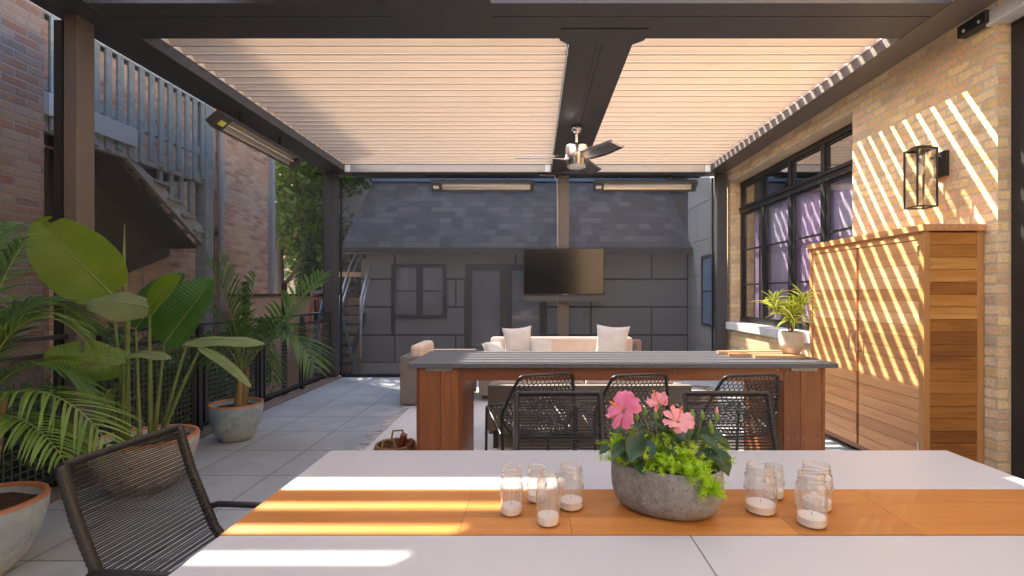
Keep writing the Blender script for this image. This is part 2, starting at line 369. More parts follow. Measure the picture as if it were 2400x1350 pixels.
# shingles
m = NT('charcoal roof shingles'); p = m.pos(); sx = m.sep(p); vv = m.math('MULTIPLY', sx[2], 1.5)
bh, bw = .235, .26; row = m.math('FLOOR', m.math('DIVIDE', vv, bh)); rn = m.n('TexWhiteNoise', noise_dimensions='1D'); m.l(row, rn.inputs['W'])
uu = m.math('ADD', sx[0], rn.outputs[0]); cidx = m.math('FLOOR', m.math('DIVIDE', uu, bw)); wn = m.n('TexWhiteNoise', noise_dimensions='2D'); m.l(m.comb(row, cidx), wn.inputs[0])
fr = m.math('FRACT', m.math('DIVIDE', vv, bh)); fu = m.math('FRACT', m.math('DIVIDE', uu, bw))
edge = m.math('MAXIMUM', m.math('LESS_THAN', fr, .09), m.math('LESS_THAN', fu, .04))
c_ = m.ramp(wn.outputs[0], [(0, (.032, .033, .037)), (.5, (.052, .053, .057)), (1, (.084, .083, .086))])
c_ = m.mix(.4, c_, m.ramp(m.noise(2, p, 4), [(.3, (.8, .8, .8)), (.7, (1.15, 1.15, 1.15))]), 'MULTIPLY')
m.col(m.mix(m.math('MULTIPLY', edge, .8), c_, (.02, .02, .025))); m.rough(.9); M['shingle'] = m.m
# glazed pots
def potmat(name, a, b, c, d):
    m = NT(name); v = m.obj(); z = m.sep(v)[2]
    n1 = m.noise(9, v, 6, .7, .5); n2 = m.noise(26, v, 5, .75)
    c1 = m.ramp(n1, [(.35, a), (.62, b)])
    c1 = m.mix(m.ramp(m.math('SUBTRACT', m.math('ADD', n2, m.math('MULTIPLY', n1, .5)), m.math('MULTIPLY', z, .55)), [(.74, (0, 0, 0)), (.80, (1, 1, 1))]), c1, c)
    c1 = m.mix(m.ramp(m.noise(14, m.scale(v, (1, 1, .5)), 6, .75), [(.60, (0, 0, 0)), (.66, (1, 1, 1))]), c1, d)
    m.col(c1); m.rough(.35); m.bump(n2, .3, .004); return m.m
M['pot_a'] = potmat('blue grey glaze', (.20, .28, .35), (.34, .42, .45), (.42, .36, .26), (.10, .12, .15))
M['pot_b'] = potmat('worn white and teal glaze', (.52, .50, .47), (.38, .35, .32), (.14, .18, .20), (.06, .13, .17))
M['pot_c'] = potmat('pale blue streaked glaze', (.30, .37, .42), (.42, .48, .50), (.62, .55, .42), (.18, .25, .31))
m = NT('speckled grey stoneware'); v = m.obj(); a_ = m.noise(60, v, 5, .75); b_ = m.noise(160, v, 3, .8); c2 = m.noise(7, v, 5, .6)
c_ = m.ramp(m.math('MULTIPLY_ADD', c2, .5, m.math('MULTIPLY', a_, .5)), [(.35, (.15, .145, .14)), (.5, (.25, .24, .23)), (.65, (.36, .35, .335))])
c_ = m.mix(m.ramp(b_, [(.60, (0, 0, 0)), (.66, (.8, .8, .8))]), c_, (.40, .39, .37)); c_ = m.mix(m.ramp(b_, [(.34, (1, 1, 1)), (.40, (0, 0, 0))]), c_, (.05, .048, .045))
m.col(c_); m.rough(.85); m.bump(b_, .4, .002); M['stone'] = m.m
M['leaf_big'] = leafy('banana like leaf', (.12, .20, .012), (.17, .265, .025), .35, .38, 6)
M['leaf_dark'] = leafy('glossy dark leaf', (.045, .12, .035), (.07, .17, .045), .3, .2, 6)
M['leaf_grey'] = leafy('dull green leaf back', (.14, .19, .07), (.20, .25, .10), .3, .5, 6)
M['palm'] = leafy('palm leaflet', (.05, .12, .032), (.10, .20, .055), .35, .4, 5, True)
M['palm2'] = leafy('yellow green palm leaflet', (.10, .18, .025), (.20, .30, .06), .4, .4, 5, True)
M['stem'] = plain('green stem', (.16, .22, .06), .5, var=.25, ns=10)
M['palmtrunk'] = plain('palm stem', (.24, .17, .07), .6, var=.4, ns=12, stretch=(1, 1, .2))
M['tree'] = leafy('tree leaves', (.045, .085, .015), (.12, .18, .03), .4, .5, 5, True)
M['conifer'] = leafy('arborvitae leaves', (.02, .05, .018), (.04, .08, .025), .2, .6, 5, True)
M['ivy'] = leafy('ground cover leaves', (.05, .15, .05), (.14, .32, .09), .35, .4, 5, True)
M['sedum'] = leafy('chartreuse sedum', (.30, .48, .02), (.50, .68, .05), .4, .45, 20, True)
M['hibleaf'] = leafy('hibiscus leaf', (.025, .065, .022), (.05, .11, .035), .25, .3, 20)
M['petal'] = leafy('pink petal', (.88, .20, .36), (.92, .32, .48), .35, .6, 25, tm=(1, 1, 1))
M['petal2'] = leafy('pale pink petal', (.90, .36, .40), (.93, .48, .50), .35, .6, 25, tm=(1, 1, 1))
M['throat'] = plain('deep red flower throat', (.62, .03, .10), .6)
M['stamen'] = plain('orange stamen', (.85, .30, .03), .6)
M['bud'] = leafy('green bud', (.14, .26, .04), (.24, .36, .07), .2, .5)
# striped leaf of the dracaena: yellow margins are on the sides of each blade (attribute free: separate meshes)
M['drac_in'] = leafy('dracaena green middle', (.14, .24, .04), (.26, .36, .06), .3, .4, 10, True)
M['drac_out'] = leafy('dracaena yellow margin', (.74, .74, .12), (.88, .85, .28), .35, .4, 10, True)
# ================================================================== SETTING
random.seed(7)
def one(name, fn, mat, parent=None, mods=()):
    b = MB(); fn(b); return b.build(name, mat, parent, mods)
def bx(name, mat, parent, *a, bev=0, mods=()):
    return MB().box(*a, bev=bev).build(name, mat, parent, mods)
tag(bx('ground', M['concrete'], None, -60, 60, -20, 80, -1.2, -1.0), kind='structure')
tag(bx('terrace', M['paver'], None, -3.30, 3.9, -2.5, 8.34, -.12, 0), kind='structure')
tag(bx('kerb', M['kerb'], None, -3.42, -3.24, -2.5, 8.34, -.12, .028, mods=[('bevel', .006)]), kind='structure')
# ---------------- pergola
ZB, ZL = 3.41, 3.51
pg = empty('pergola', (0, 3.6, 0), 'large charcoal louvered pergola roof covering the terrace', 'pergola')
def beam(name, x0, x1, y0, y1, z0=ZB, z1=3.72, mat='frame'):
    return bx(name, M[mat], pg, x0, x1, y0, y1, z0, z1, mods=[('bevel', .004)])
beam('side_beam', -3.46, -3.09, -1.2, 8.34); beam('side_beam', 2.88, 3.17, -1.2, 8.34, mat='bronze')
b = MB()                               # double cross beam with seams
b.box(-3.087, 2.877, 3.38, 3.538, ZB+.003, 3.50); b.box(-3.087, 2.877, 3.543, 3.598, ZB+.001, 3.72); b.box(-3.087, 2.877, 3.603, 3.85, ZB+.004, 3.72)
b.build('cross_beam', M['frame'], pg)
b = MB(); b.box(.28, .50, 3.853, 7.95, ZB+.001, 3.60); b.box(.504, .545, 3.853, 7.95, ZB+.006, 3.60); b.box(.549, .79, 3.853, 7.95, ZB+.001, 3.432); b.build('centre_beam', M['frame'], pg)
MB().prism([(.20, 3.70), (.87, 3.70), (.87, 3.862), (.79, 3.93), (.28, 3.93), (.20, 3.862)], ZB-.004, ZB, 'z').build('joint_plate', M['frame'], pg)
MB().prism([(-1.02, 3.20), (-.30, 3.20), (-.30, 3.62), (-1.02, 3.62)], ZB-.004, ZB, 'z').build('joint_plate', M['frame'], pg)
b = MB(); b.box(-3.087, 2.877, 8.0, 8.34, ZB-.003, 3.72); b.box(-3.0, 2.8, 8.0, 8.3, ZB-.04, ZB-.004); b.build('end_beam', M['frame'], pg)
beam('end_beam', -3.087, 2.877, -1.2, -.8)
for x0, x1 in ((-3.086, .278), (.792, 2.876)):
    g = bx('gutter', M['gutter'], pg, x0, x1, 7.93, 7.995, 3.385, 3.50, mods=[('bevel', .004)])
    [bx('clip', M['white'], g, xx, xx+.08, 7.925, 7.93, 3.39, 3.50) for xx in (x0+.02, x1-.10)]
prof = [(.022, 0), (.034, 0), (.037, .008), (.014, .034), (-.026, .068), (-.033, .064), (.006, .028), (.022, .010)]
for x0, x1 in ((-3.088, .279), (.791, 2.879)):
    b = MB()
    for k in range(-1, 26):
        y = 4.124+.15*k
        kk = .9 if x0 < 0 else 1
        b.prism([(y+p[0]*kk, ZL+p[1]*kk) for p in prof], x0 if x0 < 0 else .56, x1, 'x')
    lp = b.build('louver_panel', M['louver'], pg)
    b = MB()
    for k in range(-1, 26):
        y = 4.124+.15*k+.030; b.box(x0, x1, y, y+.005, ZL-.004, ZL-.0005)  # thin strip added to draw the dark line between blades
    b.build('blade_line', M['blade_line'], lp)
    for xa in ((x0, x1-.004) if x0 < 0 else (x1-.004,)): bx('side_liner', M['louver'], lp, xa, xa+.004, 3.855, 7.925, ZL+.002, ZL+.075)
# front bay (above the camera): open blades, plus an unseen slab added to block sun
for x0, x1 in ((-3.086, -.56), (-.54, 2.875)):
    b = MB()
    for k in range(0, 27):
        y = 3.245-.15*k
        if y < -.75: break
        b.prism([(y+p[0], ZL+p[1]*.9) for p in prof], x0, x1, 'x')
    b.build('louver_panel', M['louver'], pg)
MB().prism([(-2.00, 3.53), (-2.05, 3.376), (-2.64, 2.70), (-3.08, 2.70), (-3.08, 1.9), (-.56, 1.9), (-.56, 3.53)], ZL+.075, ZL+.09, 'z').build('sun_blocker', M['louver'], pg)  # unseen slab added to shade the table, slanted edge ends the sun bands
def post(x0, x1, y0, y1, mat='bronze'): return bx('post', M[mat], pg, x0, x1, y0, y1, 0, ZB, mods=[('bevel', .004)])
post(-3.375, -3.28, 3.506, 3.65); post(-3.50, -3.28, 8.08, 8.23, 'frame'); post(.40, .576, 8.08, 8.24); post(3.03, 3.20, 8.1, 8.24, 'frame')
for x0, x1, y0, y1 in ((-3.44, -3.38, 3.50, 3.66), (-3.275, -3.25, 8.24, 8.28), (3.0, 3.027, 8.24, 8.28)):
    bx('screen_track', M['black'], pg, x0, x1, y0, y1, .0, ZB-.045)
for x0, x1, y0, y1 in ((-3.475, -3.472, 3.66, 8.08), (-3.475, -3.472, -1, 3.50)):
    bx('screen', M['screen_l'], pg, x0, x1, y0, y1, .05, ZB)
    bx('hem_bar', M['black'], pg, x0-.02, x1+.02, y0, y1, .02, .05)
for x0, x1 in ((-3.25, .39), (.586, 3.0)):
    bx('screen', M['screen'], pg, x0, x1, 8.262, 8.265, .06, ZB-.041)
    bx('hem_bar', M['black'], pg, x0, x1, 8.245, 8.285, .005, .062)
# mounting bracket on the brick
bk = tag(bx('wall_bracket', M['black'], None, 3.172, 3.243, 3.44, 3.67, 3.315, 3.405, mods=[('bevel', .004)]), 'black steel bracket with two bolts fixing the pergola beam to the brick', 'bracket')
for y in (3.49, 3.61): MB().lathe([(0, 0), (.012, 0), (.012, .006), (0, .009)], (0, 0, 0), 12).build('bolt', M['steel'], bk).matrix_local = Matrix.Translation((3.172, y, 3.345)) @ Matrix.Rotation(R(-90), 4, 'Y')
# house wall behind the viewer, in the sun
hw = empty('house_wall', (0, -3.4, 0), 'tan brick house wall behind the viewer', 'building')
bx('wall', M['brick_r2'], hw, 1.75, 6, -3.7, -3.4, 0, 7); bx('wall', M['brick_r2'], hw, -4, 1.75, -3.7, -3.4, 3.5, 7)
bx('door', M['blackpaint'], hw, -4, 1.75, -3.7, -3.5, 0, 3.5)
# ---------------- ceiling fan
fan = empty('ceiling_fan', (.505, 5.83, ZB), 'three blade brushed nickel ceiling fan under the centre beam', 'ceiling fan')
fx, fy = .505, 5.83
one('canopy', lambda b: b.lathe([(0, 0), (.055, -.002), (.065, -.02), (.06, -.06), (.035, -.095), (.02, -.10), (0, -.10)], (fx, fy, ZB), 28), M['chrome'], fan)
one('downrod', lambda b: b.tube([(fx, fy, 3.33), (fx, fy, 3.19)], .014, 12), M['chrome'], fan)
one('motor_housing', lambda b: b.lathe([(0, 3.205), (.04, 3.20), (.05, 3.185), (.11, 3.18), (.127, 3.165), (.13, 3.15), (.13, 2.975), (.125, 2.965), (.125, 2.935), (.12, 2.925), (0, 2.925)], (fx, fy, 0), 36), M['chrome'], fan)
one('light_lens', lambda b: b.lathe([(.112, 2.924), (.11, 2.915), (.07, 2.905), (0, 2.90)], (fx, fy, 0), 36), M['lens'], fan)
for a in (183, 303, 63):
    Ma = Matrix.Translation((fx, fy, 0)) @ Matrix.Rotation(R(a), 4, 'Z')
    def bl(u, v):
        x = .09+u*.60; wd = (.055+.09*math.sin(min(1, u*1.6)*math.pi/2))*(1-.25*u)
        off = .03*math.sin(u*3); y = (v-.5)*2*wd*.75+off
        if u > .97: y *= .93
        return Ma @ V(x+(.04*v if u > .9 else 0), y, 3.03-(v-.5)*.085*(1-.35*u)-.012*u)
    o = one('blade', lambda b: b.grid(bl, 14, 5), M['chrome'], fan, mods=[('solid', .012)])
# ---------------- infrared heaters
def heater(loc, rz, label, tilt, L=1.70):
    h = empty('patio_heater', loc, label, 'patio heater', 'infrared heaters hanging from the pergola beams', rz)
    T = Matrix.Rotation(tilt, 4, 'X'); b = MB()
    b.box(-L/2, L/2, -.085, .085, .045, .06, T); b.box(-L/2, L/2, -.09, -.078, -.03, .045, T); b.box(-L/2, L/2, .078, .09, -.03, .045, T)
    b.box(-L/2, -L/2+.16, -.078, .078, -.03, .045, T); b.box(L/2-.06, L/2, -.078, .078, -.03, .045, T); b.build('body', M['frame'], h, local=True)
    def pt(n, bb, m): return bb.build(n, m, h, local=True)
    bb = MB(); bb.grid(lambda u, v: T @ V(-L/2+.165+u*(L-.23), (v-.5)*.15, .038-.03*(abs(v-.5)*2)**2), 1, 10); pt('reflector', bb, M['reflector'])
    bb = MB(); bb.tube([T @ V(-L/2+.18, 0, .002), T @ V(L/2-.08, 0, .002)], .009, 8); pt('heating_tube', bb, M['lens'])
    bb = MB(); bb.box(-L/2+.03, -L/2+.12, -.03, .03, -.034, -.0305, T); pt('warning_label', bb, M['white'])
    for sx in (-.42, .42):
        bb = MB(); bb.prism([(sx-.018, .212), (sx+.018, .212), (sx+.016, .15), (sx+.010, .05), (sx-.010, .05), (sx-.016, .15)], -.004, .004, 'y'); pt('hanger', bb, M['black'])
    return h
h1 = heater((P(1132, 436, 8.12).x, 8.12, 3.198), 0, 'slim infrared heater hanging left of the television post', R(-40))
h2 = dup(h1, (P(1512, 436, 8.12).x, 8.12, 3.198), 0, 'slim infrared heater hanging right of the television post')
h3 = dup(h1, (-3.26, 5.85, 3.198), R(-90)+math.pi, 'slim infrared heater under the left side beam beside the wooden stair')
for ch in h3.children:
    if ch.name.startswith('warning_label'): ch.data = ch.data.copy(); ch.data.materials[0] = M['yellow']
# ---------------- television on its post
tv = empty('television', (.475, 7.98, 1.28), 'large black flat television mounted on the pergola post', 'television')
x0, x1 = P(1226, 0, 7.95).x, P(1417, 0, 7.95).x; zt, zb = P(0, 581, 7.95).z, P(0, 692, 7.95).z
bx('casing', M['tvframe'], tv, x0, x1, 7.95, 8.01, zb, zt, mods=[('bevel', .006)])
bx('screen', M['tv'], tv, x0+.02, x1-.02, 7.946, 7.951, zb+.03, zt-.02)
MB().box(.455, .545, 7.944, 7.9495, zb+.010, zb+.018).build('logo_strip', M['alu'], tv)
sb = tag(bx('soundbar', M['frame'], None, x0, x1, 7.93, 8.03, P(0, 707, 7.95).z, zb-.006, mods=[('bevel', .006)]), 'long dark grey soundbar directly below the television', 'soundbar')
bx('wall_mount', M['black'], tv, .40, .57, 8.011, 8.078, 1.5, 1.95)
cd = one('conduit', lambda b: b.tube([(P(1282, 0, 8.05).x, 8.05, ZB-.06), (.33, 8.05, 3.36), (.375, 8.05, 3.28), (.385, 8.05, 3.1), (.385, 8.05, 2.2)], .011, 8), M['gutter'])
tag(cd, 'thin grey cable conduit running down beside the television post', 'conduit')
bx('junction_box', M['frame'], cd, P(1264, 0, 8.0).x, P(1284, 0, 8).x, 8.0, 8.06, 3.34, 3.40)
# ================================================================== BRICK BUILDING (right)
XW = 3.245
bb_ = empty('brick_building', (XW, 5.8, 0), 'buff brick building with tall black framed window along the terrace', 'building')
b = MB()
b.box(XW, 3.56, 3.424, 4.985, -.1, 6.5); b.box(XW, 3.56, 8.07, 8.245, -.1, 6.5); b.box(XW, 3.56, 4.985, 8.07, -.1, .83); b.box(XW, 3.56, 4.985, 8.07, 3.24, 6.5)
b.box(XW, 3.56, -2.5, 3.424, 3.40, 6.5); b.box(XW, 3.56, -2.5, 1.6, -.1, 3.4)
b.build('wall', M['brick_r'], bb_)
for q_ in ((3.247, 3.334, 3.4225, 3.428, 0, 3.29), (3.247, 3.40, 8.064, 8.069, .95, 3.24), (3.246, 3.56, 8.246, 8.25, -.1, 6.5)): bx('wall_reveal', M['brick_rx'], bb_, *q_)
bx('door_lintel', M['limestone'], bb_, 3.20, 3.335, 1.6, 3.47, 3.295, 3.398, mods=[('bevel', .008)])
b = MB(); b.box(3.6, 6.5, 8.3, 8.4, -.1, 6.4); b.box(3.6, 6.5, 1.4, 1.5, -.1, 6.4); b.box(6.4, 6.5, 1.5, 8.3, -.1, 6.4); b.box(3.6, 6.4, 1.5, 8.3, -.1, 0); b.box(3.6, 6.4, 1.5, 8.3, 3.6, 3.7); b.build('interior', M['room'], bb_)
b = MB(); b.box(3.56, 3.6, 1.4, 8.4, 3.3, 6.4); b.build('inner_lining', M['room'], bb_)
# window
win = bx('sill', M['limestone'], bb_, 3.165, 3.40, 4.985, 8.09, .83, .95, mods=[('bevel', .01)])
XF = 3.40
b = MB()
def vb(y, w_, z0, z1, x=XF, d=.07): b.box(x, x+d, y-w_/2, y+w_/2, z0, z1)
zbot, ztr, ztop = .955, 2.77, 3.235
for y in (8.03, 7.28, 6.51, 5.765, 5.02): vb(y, .075 if 5.1 < y < 8 else .08, zbot, ztop)
b.box(XF-.012, XF+.07, 4.985, 8.068, ztr-.05, ztr+.05); b.box(XF-.004, XF+.07, 4.985, 8.068, ztop-.07, ztop); b.box(XF-.004, XF+.07, 4.985, 8.068, zbot, zbot+.06)
b.box(XF-.03, XF-.012, 4.985, 8.068, ztr+.02, ztr+.05)
wf = b.build('window', M['blackpaint'], bb_)
b = MB()
ys = (8.03, 7.28, 6.51, 5.765, 5.02)
for i in range(4):
    y1, y0 = ys[i]-.0375, ys[i+1]+.0375
    for z0, z1 in ((zbot+.06, ztr-.05), (ztr+.05, ztop-.07)):
        for (a0, a1, c0, c1) in ((y0, y0+.03, z0, z1), (y1-.03, y1, z0, z1), (y0+.03, y1-.03, z0, z0+.03), (y0+.03, y1-.03, z1-.03, z1)):
            b.box(XF+.015, XF+.055, a0, a1, c0, c1)
    for z in (2.12, 1.56): b.box(XF+.014, XF+.056, y0+.03, y1-.03, z-.012, z+.012)
b.build('frame', M['blackpaint'], wf)
b = MB(); b.box(XF+.034, XF+.038, 5.03, 8.02, zbot+.05, ztop-.05); b.build('glass', M['glass'], wf)
def curt(name, y0, y1, mat, z0=.9, z1=2.72, x=3.50):
    one(name, lambda b: b.grid(lambda u, v: V(x+.006*math.sin(u*(y1-y0)*42)+.006*math.sin(u*(y1-y0)*17), y0+u*(y1-y0), z0+v*(z1-z0)), 90, 2), mat, wf)
for y0, y1, mt in ((4.95, 5.60, 'curtain2'), (5.60, 5.92, 'curtain'), (5.98, 6.42, 'curtain'), (6.42, 6.80, 'curtain'), (6.80, 7.22, 'curtain2'), (7.22, 7.55, 'curtain'), (7.62, 7.78, 'curtain')):
    curt('curtain', y0, y1, M[mt])
bx('steel_lintel', M['trimgrey'], bb_, XW-.004, 3.40, 4.985, 8.09, 3.2405, 3.262)
# black framed door wall at the right edge
dr = bx('door', M['blackpaint'], bb_, 3.337, 3.40, 3.33, 3.42, 0, 3.292)
b = MB(); b.box(3.345, 3.39, 2.3, 3.33, 2.66, 2.74); b.box(3.345, 3.39, 3.25, 3.33, 0, 3.29); b.box(3.345, 3.39, 2.3, 3.25, 3.2, 3.29); b.box(3.345, 3.39, 2.3, 3.25, 0, .2); b.box(3.345, 3.39, 2.2, 2.3, 0, 3.29); b.box(3.345, 3.39, 1.6, 2.2, 0, 3.29); b.build('frame', M['blackpaint'], dr)
b = MB(); b.box(3.365, 3.37, 2.3, 3.25, .2, 3.2); b.build('glass', M['glassfar'], dr)
# wall lantern
ln = empty('wall_lantern', (XW, 3.88, 2.43), 'black box wall lantern with clear glass on the sunlit brick', 'wall lamp')
bx('back_plate', M['black'], ln, XW-.03, XW-.001, 3.82, 3.94, 2.33, 2.53, mods=[('bevel', .003)])
bx('arm', M['black'], ln, 3.15, XW-.03, 3.87, 3.89, 2.47, 2.49)
lx0, lx1, ly0, ly1, lz0, lz1 = 2.985, 3.15, 3.81, 3.955, 2.085, 2.55; t = .011
b = MB()
for x in (lx0, lx1-t):
    for y in (ly0, ly1-t): b.box(x, x+t, y, y+t, lz0, lz1)
for z in (lz0, lz1-t):
    b.box(lx0+t, lx1-t, ly0, ly0+t, z, z+t); b.box(lx0+t, lx1-t, ly1-t, ly1, z, z+t); b.box(lx0, lx0+t, ly0+t, ly1-t, z, z+t); b.box(lx1-t, lx1, ly0+t, ly1-t, z, z+t)
b.box(lx0+.01, lx1-.01, ly0+.01, ly1-.01, lz1, lz1+.006); b.box(lx0+.03, lx1-.03, ly0+.03, ly1-.03, lz1+.006, lz1+.022)
b.build('cage', M['black'], ln)
b = MB(); e = .004
b.box(lx0+e, lx0+e+.002, ly0+t, ly1-t, lz0+t, lz1-t); b.box(lx1-e-.002, lx1-e, ly0+t, ly1-t, lz0+t, lz1-t); b.box(lx0+t, lx1-t, ly0+e, ly0+e+.002, lz0+t, lz1-t); b.box(lx0+t, lx1-t, ly1-e-.002, ly1-e, lz0+t, lz1-t)
b.build('pane', M['lampglass'], ln)
one('lamp_holder', lambda b: b.lathe([(0, lz1-.01), (.03, lz1-.01), (.03, lz1-.09), (.02, lz1-.11), (0, lz1-.11)], ((lx0+lx1)/2, (ly0+ly1)/2, 0), 16), M['steel'], ln)
one('bulb', lambda b: b.lathe([(0, lz1-.11), (.014, lz1-.12), (.022, lz1-.16), (.015, lz1-.20), (0, lz1-.21)], ((lx0+lx1)/2, (ly0+ly1)/2, 0), 16), M['lens'], ln)
# ================================================================== teak cabinet
cx0, cx1, cy0, cy1, cz = 2.806, 3.238, 3.52, 4.985, 1.857
cab = empty('storage_cabinet', ((cx0+cx1)/2, (cy0+cy1)/2, 0), 'tall teak storage cabinet with two plank doors against the brick wall', 'cabinet')
bx('carcass', M['ipe'], cab, cx0+.03, cx1-.01, cy0+.02, cy1-.02, .05, cz-.004)
for (x0, x1, y0, y1) in ((cx0, cx0+.045, cy0, cy0+.05), (cx0, cx0+.045, cy1-.05, cy1), (cx1-.045, cx1, cy0, cy0+.045), (cx1-.045, cx1, cy1-.045, cy1)): bx('corner_post', M['teak_z'], cab, x0, x1, y0, y1, 0, cz, mods=[('bevel', .003)])
b = MB(); b.box(cx0+.001, cx0+.03, cy0+.05, cy1-.05, cz-.055, cz-.001); b.build('top_rail', M['teak'], cab, [('bevel', .002)])
b = MB(); b.box(cx0-.02, cx1, cy0-.02, cy1+.02, cz, cz+.048); b.build('cap', M['teak'], cab, [('bevel', .003)])
ph = .0895
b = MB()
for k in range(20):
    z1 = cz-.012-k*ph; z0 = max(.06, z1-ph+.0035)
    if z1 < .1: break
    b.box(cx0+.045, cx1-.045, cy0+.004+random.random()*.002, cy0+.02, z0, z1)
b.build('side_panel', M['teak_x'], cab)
ym = (cy0+cy1)/2
for y0, y1, hy in ((cy0+.055, ym-.017, ym-.045), (ym+.017, cy1-.055, ym+.05)):
    b = MB()
    for k in range(22):
        z1 = cz-.06-k*ph; z0 = max(.06, z1-ph+.003)
        if z1 < .1: break
        b.box(cx0+.006+random.random()*.0015, cx0+.03, y0, y1, z0, z1)
    d = b.build('door', M['teak'], cab)
    hb = MB(); hb.tube([(cx0-.035, hy, .90), (cx0-.035, hy, 1.09)], .006, 10); hb.tube([(cx0-.035, hy, .93), (cx0+.006, hy, .93)], .005, 8); hb.tube([(cx0-.035, hy, 1.06), (cx0+.006, hy, 1.06)], .005, 8); hb.build('handle', M['steel'], d)
    ye = cy0+.05 if y0 < ym-.2 else cy1-.05
    for z in (1.68, .95, .25): bx('hinge', M['steel'], d, cx0-.004, cx0+.01, ye-.006, ye+.008, z, z+.075)
# ================================================================== FAR SIDE: garage, wing, pale house
GY = 10.5
ga = empty('garage', (0, GY, -.4), 'low dark garage with shingle roof and grey panel walls beyond the screen', 'garage')
gx0, gx1 = P(845, 0, GY).x, 3.30
bx('wall', M['joint'], ga, gx0+.01, gx1, GY+.03, 14, -.07, 2.36)
bx('plinth', M['concrete'], ga, gx0, gx1, GY+.01, 14, -1.0, -.07)
def gz(y): return P(0, y, GY).z
def gx(x): return P(x, 0, GY).x
rows = [(585, 652, [845, 925, 1208, 1527, 1613]), (656, 717, [845, 918, None, 1046, 1068, 1090, None, 1280, 1386, 1613]), (721, 783, [845, 918, None, 1046, 1090, None, 1280, 1385, 1527, 1613]), (787, 848, [845, 925, 1068, 1090, None, 1280, 1527, 1613])]
b = MB()
for (ya, yb, xs) in rows:
    i = 0
    while i < len(xs)-1:
        if xs[i+1] is None: i += 2; continue
        b.box(gx(xs[i])+.018, min(gx(xs[i+1]), gx1)-.018, GY, GY+.028, gz(yb), gz(ya)-.004); i += 1
b.box(gx(925)+.018, gx(1068)-.018, GY+.002, GY+.0275, gz(783)-.0, gz(747))
b.build('cladding', M['panel'], ga)
def window(parent, x0, x1, z0, z1, y, split=None, rail=None, fw=.06, name='window'):
    f = MB(); f.box(x0, x1, y-.05, y+.02, z1-fw, z1); f.box(x0, x1, y-.05, y+.02, z0, z0+fw); f.box(x0, x0+fw, y-.05, y+.02, z0+fw, z1-fw); f.box(x1-fw, x1, y-.05, y+.02, z0+fw, z1-fw)
    if split: f.box(split-fw*.9, split+fw*.9, y-.045, y+.02, z0+fw, z1-fw)
    if rail: f.box(x0+fw, x1-fw, y-.03, y+.015, rail-.012, rail+.012)
    o = f.build(name, M['darkframe'], parent); bx('pane', M['glassfar'], o, x0+fw*.5, x1-fw*.5, y-.01, y-.005, z0+fw*.5, z1-fw*.5); return o
w1 = window(ga, gx(919), gx(1046), gz(745), gz(619), GY, gx(984), gz(682), .075)
bx('pane_backing', M['greybox'], w1, gx(927), gx(1040), GY-.0045, GY-.001, gz(740), gz(626))  # pale sheet added behind the glass to make the panes look brighter
d1 = window(ga, gx(1091), gx(1280), gz(850), gz(619), GY, gx(1186), None, .14, 'door')
bx('interior', M['greybox'], d1, gx(1100), gx(1270), GY-.0045, GY-.001, gz(845), gz(626))  # flat pale sheet added to brighten the door glass, no room behind
re, rr = (10.18, 2.33), (12.3, 4.24)
b = MB(); b.prism([(re[0], re[1]), (rr[0], rr[1]), (14.4, 2.33), (14.4, 2.25), (rr[0], rr[1]-.12), (re[0], re[1]-.06)], -4.05, 3.32, 'x'); rf = b.build('roof', M['shingle'], ga)
b = MB(); b.box(-4.08, 3.29, 10.14, 10.19, 2.27, 2.375); b.box(-4.08, -4.051, 10.19, 10.5, 2.27, 2.35); b.build('fascia', M['joint'], rf)
bx('ridge_cap', M['bluemetal'], rf, -4.05, 3.3, 12.2, 12.4, 4.22, 4.31)
bx('soffit', M['panel2'], rf, -4.05, 3.29, 10.19, GY+.03, 2.27, 2.28)
b = MB(); b.lathe([(0, 0), (.04, 0), (.05, -.06), (.03, -.1), (0, -.1)], (gx(856), 10.4, 2.25), 12); b.build('security_light', M['black'], ga)
wg = empty('panel_wing', (3.3, 9.5, -.4), 'taller grey panel clad wing at the far right corner', 'building')
bx('wall', M['joint'], wg, 3.33, 5.2, 8.45, 14, -1, 7)
b = MB()
zs = [-.3, .4, 1.12, 1.78, 2.47, 3.19, 3.9, 4.6, 5.3, 6.0, 7.0]
for i in range(len(zs)-1):
    for y0, y1 in ((8.46, 9.2), (9.2, 10.49)) if i % 2 else ((8.46, 9.95), (9.95, 10.49)): b.box(3.30, 3.329, y0+.006, y1-.006, zs[i]+.006, zs[i+1]-.006)
for i in range(len(zs)-1): b.box(3.34, 5.19, 8.42, 8.449, zs[i]+.006, zs[i+1]-.006)
b.build('cladding', M['panel2'], wg)
f = MB(); f.box(3.26, 3.3, 8.88, 8.93, .8, 2.15); f.box(3.26, 3.3, 9.52, 9.57, .8, 2.15); f.box(3.26, 3.3, 8.93, 9.52, 2.1, 2.15); f.box(3.26, 3.3, 8.93, 9.52, .8, .85); f.box(3.27, 3.3, 8.93, 9.52, 1.45, 1.48)
wo = f.build('window', M['darkframe'], wg); bx('pane', M['bluemetal'], wo, 3.285, 3.299, 8.93, 9.52, .85, 2.1)
ph_ = empty('pale_house', (0, 15, -1), 'pale grey house rising behind the dark garage', 'house')
bx('wall', M['siding'], ph_, -6.7, 9, 15, 19, -1, 13.5)
bx('shade_block', M['siding'], ph_, -9.6, -6.702, 15, 19, 6.4, 13.5)  # out of view, added to keep a sun streak off the garage roof
bx('canopy', M['trimgrey'], ph_, -7.5, -5.4, 14.2, 14.99, 3.1, 3.27)
for x0, x1 in ((-4.5, -2.6), (-2.2, -.4), (.9, 2.7), (3.1, 4.9)):
    o = window(ph_, x0, x1, 4.2, 5.7, 14.99, (x0+x1)/2, 5.05, .09); 
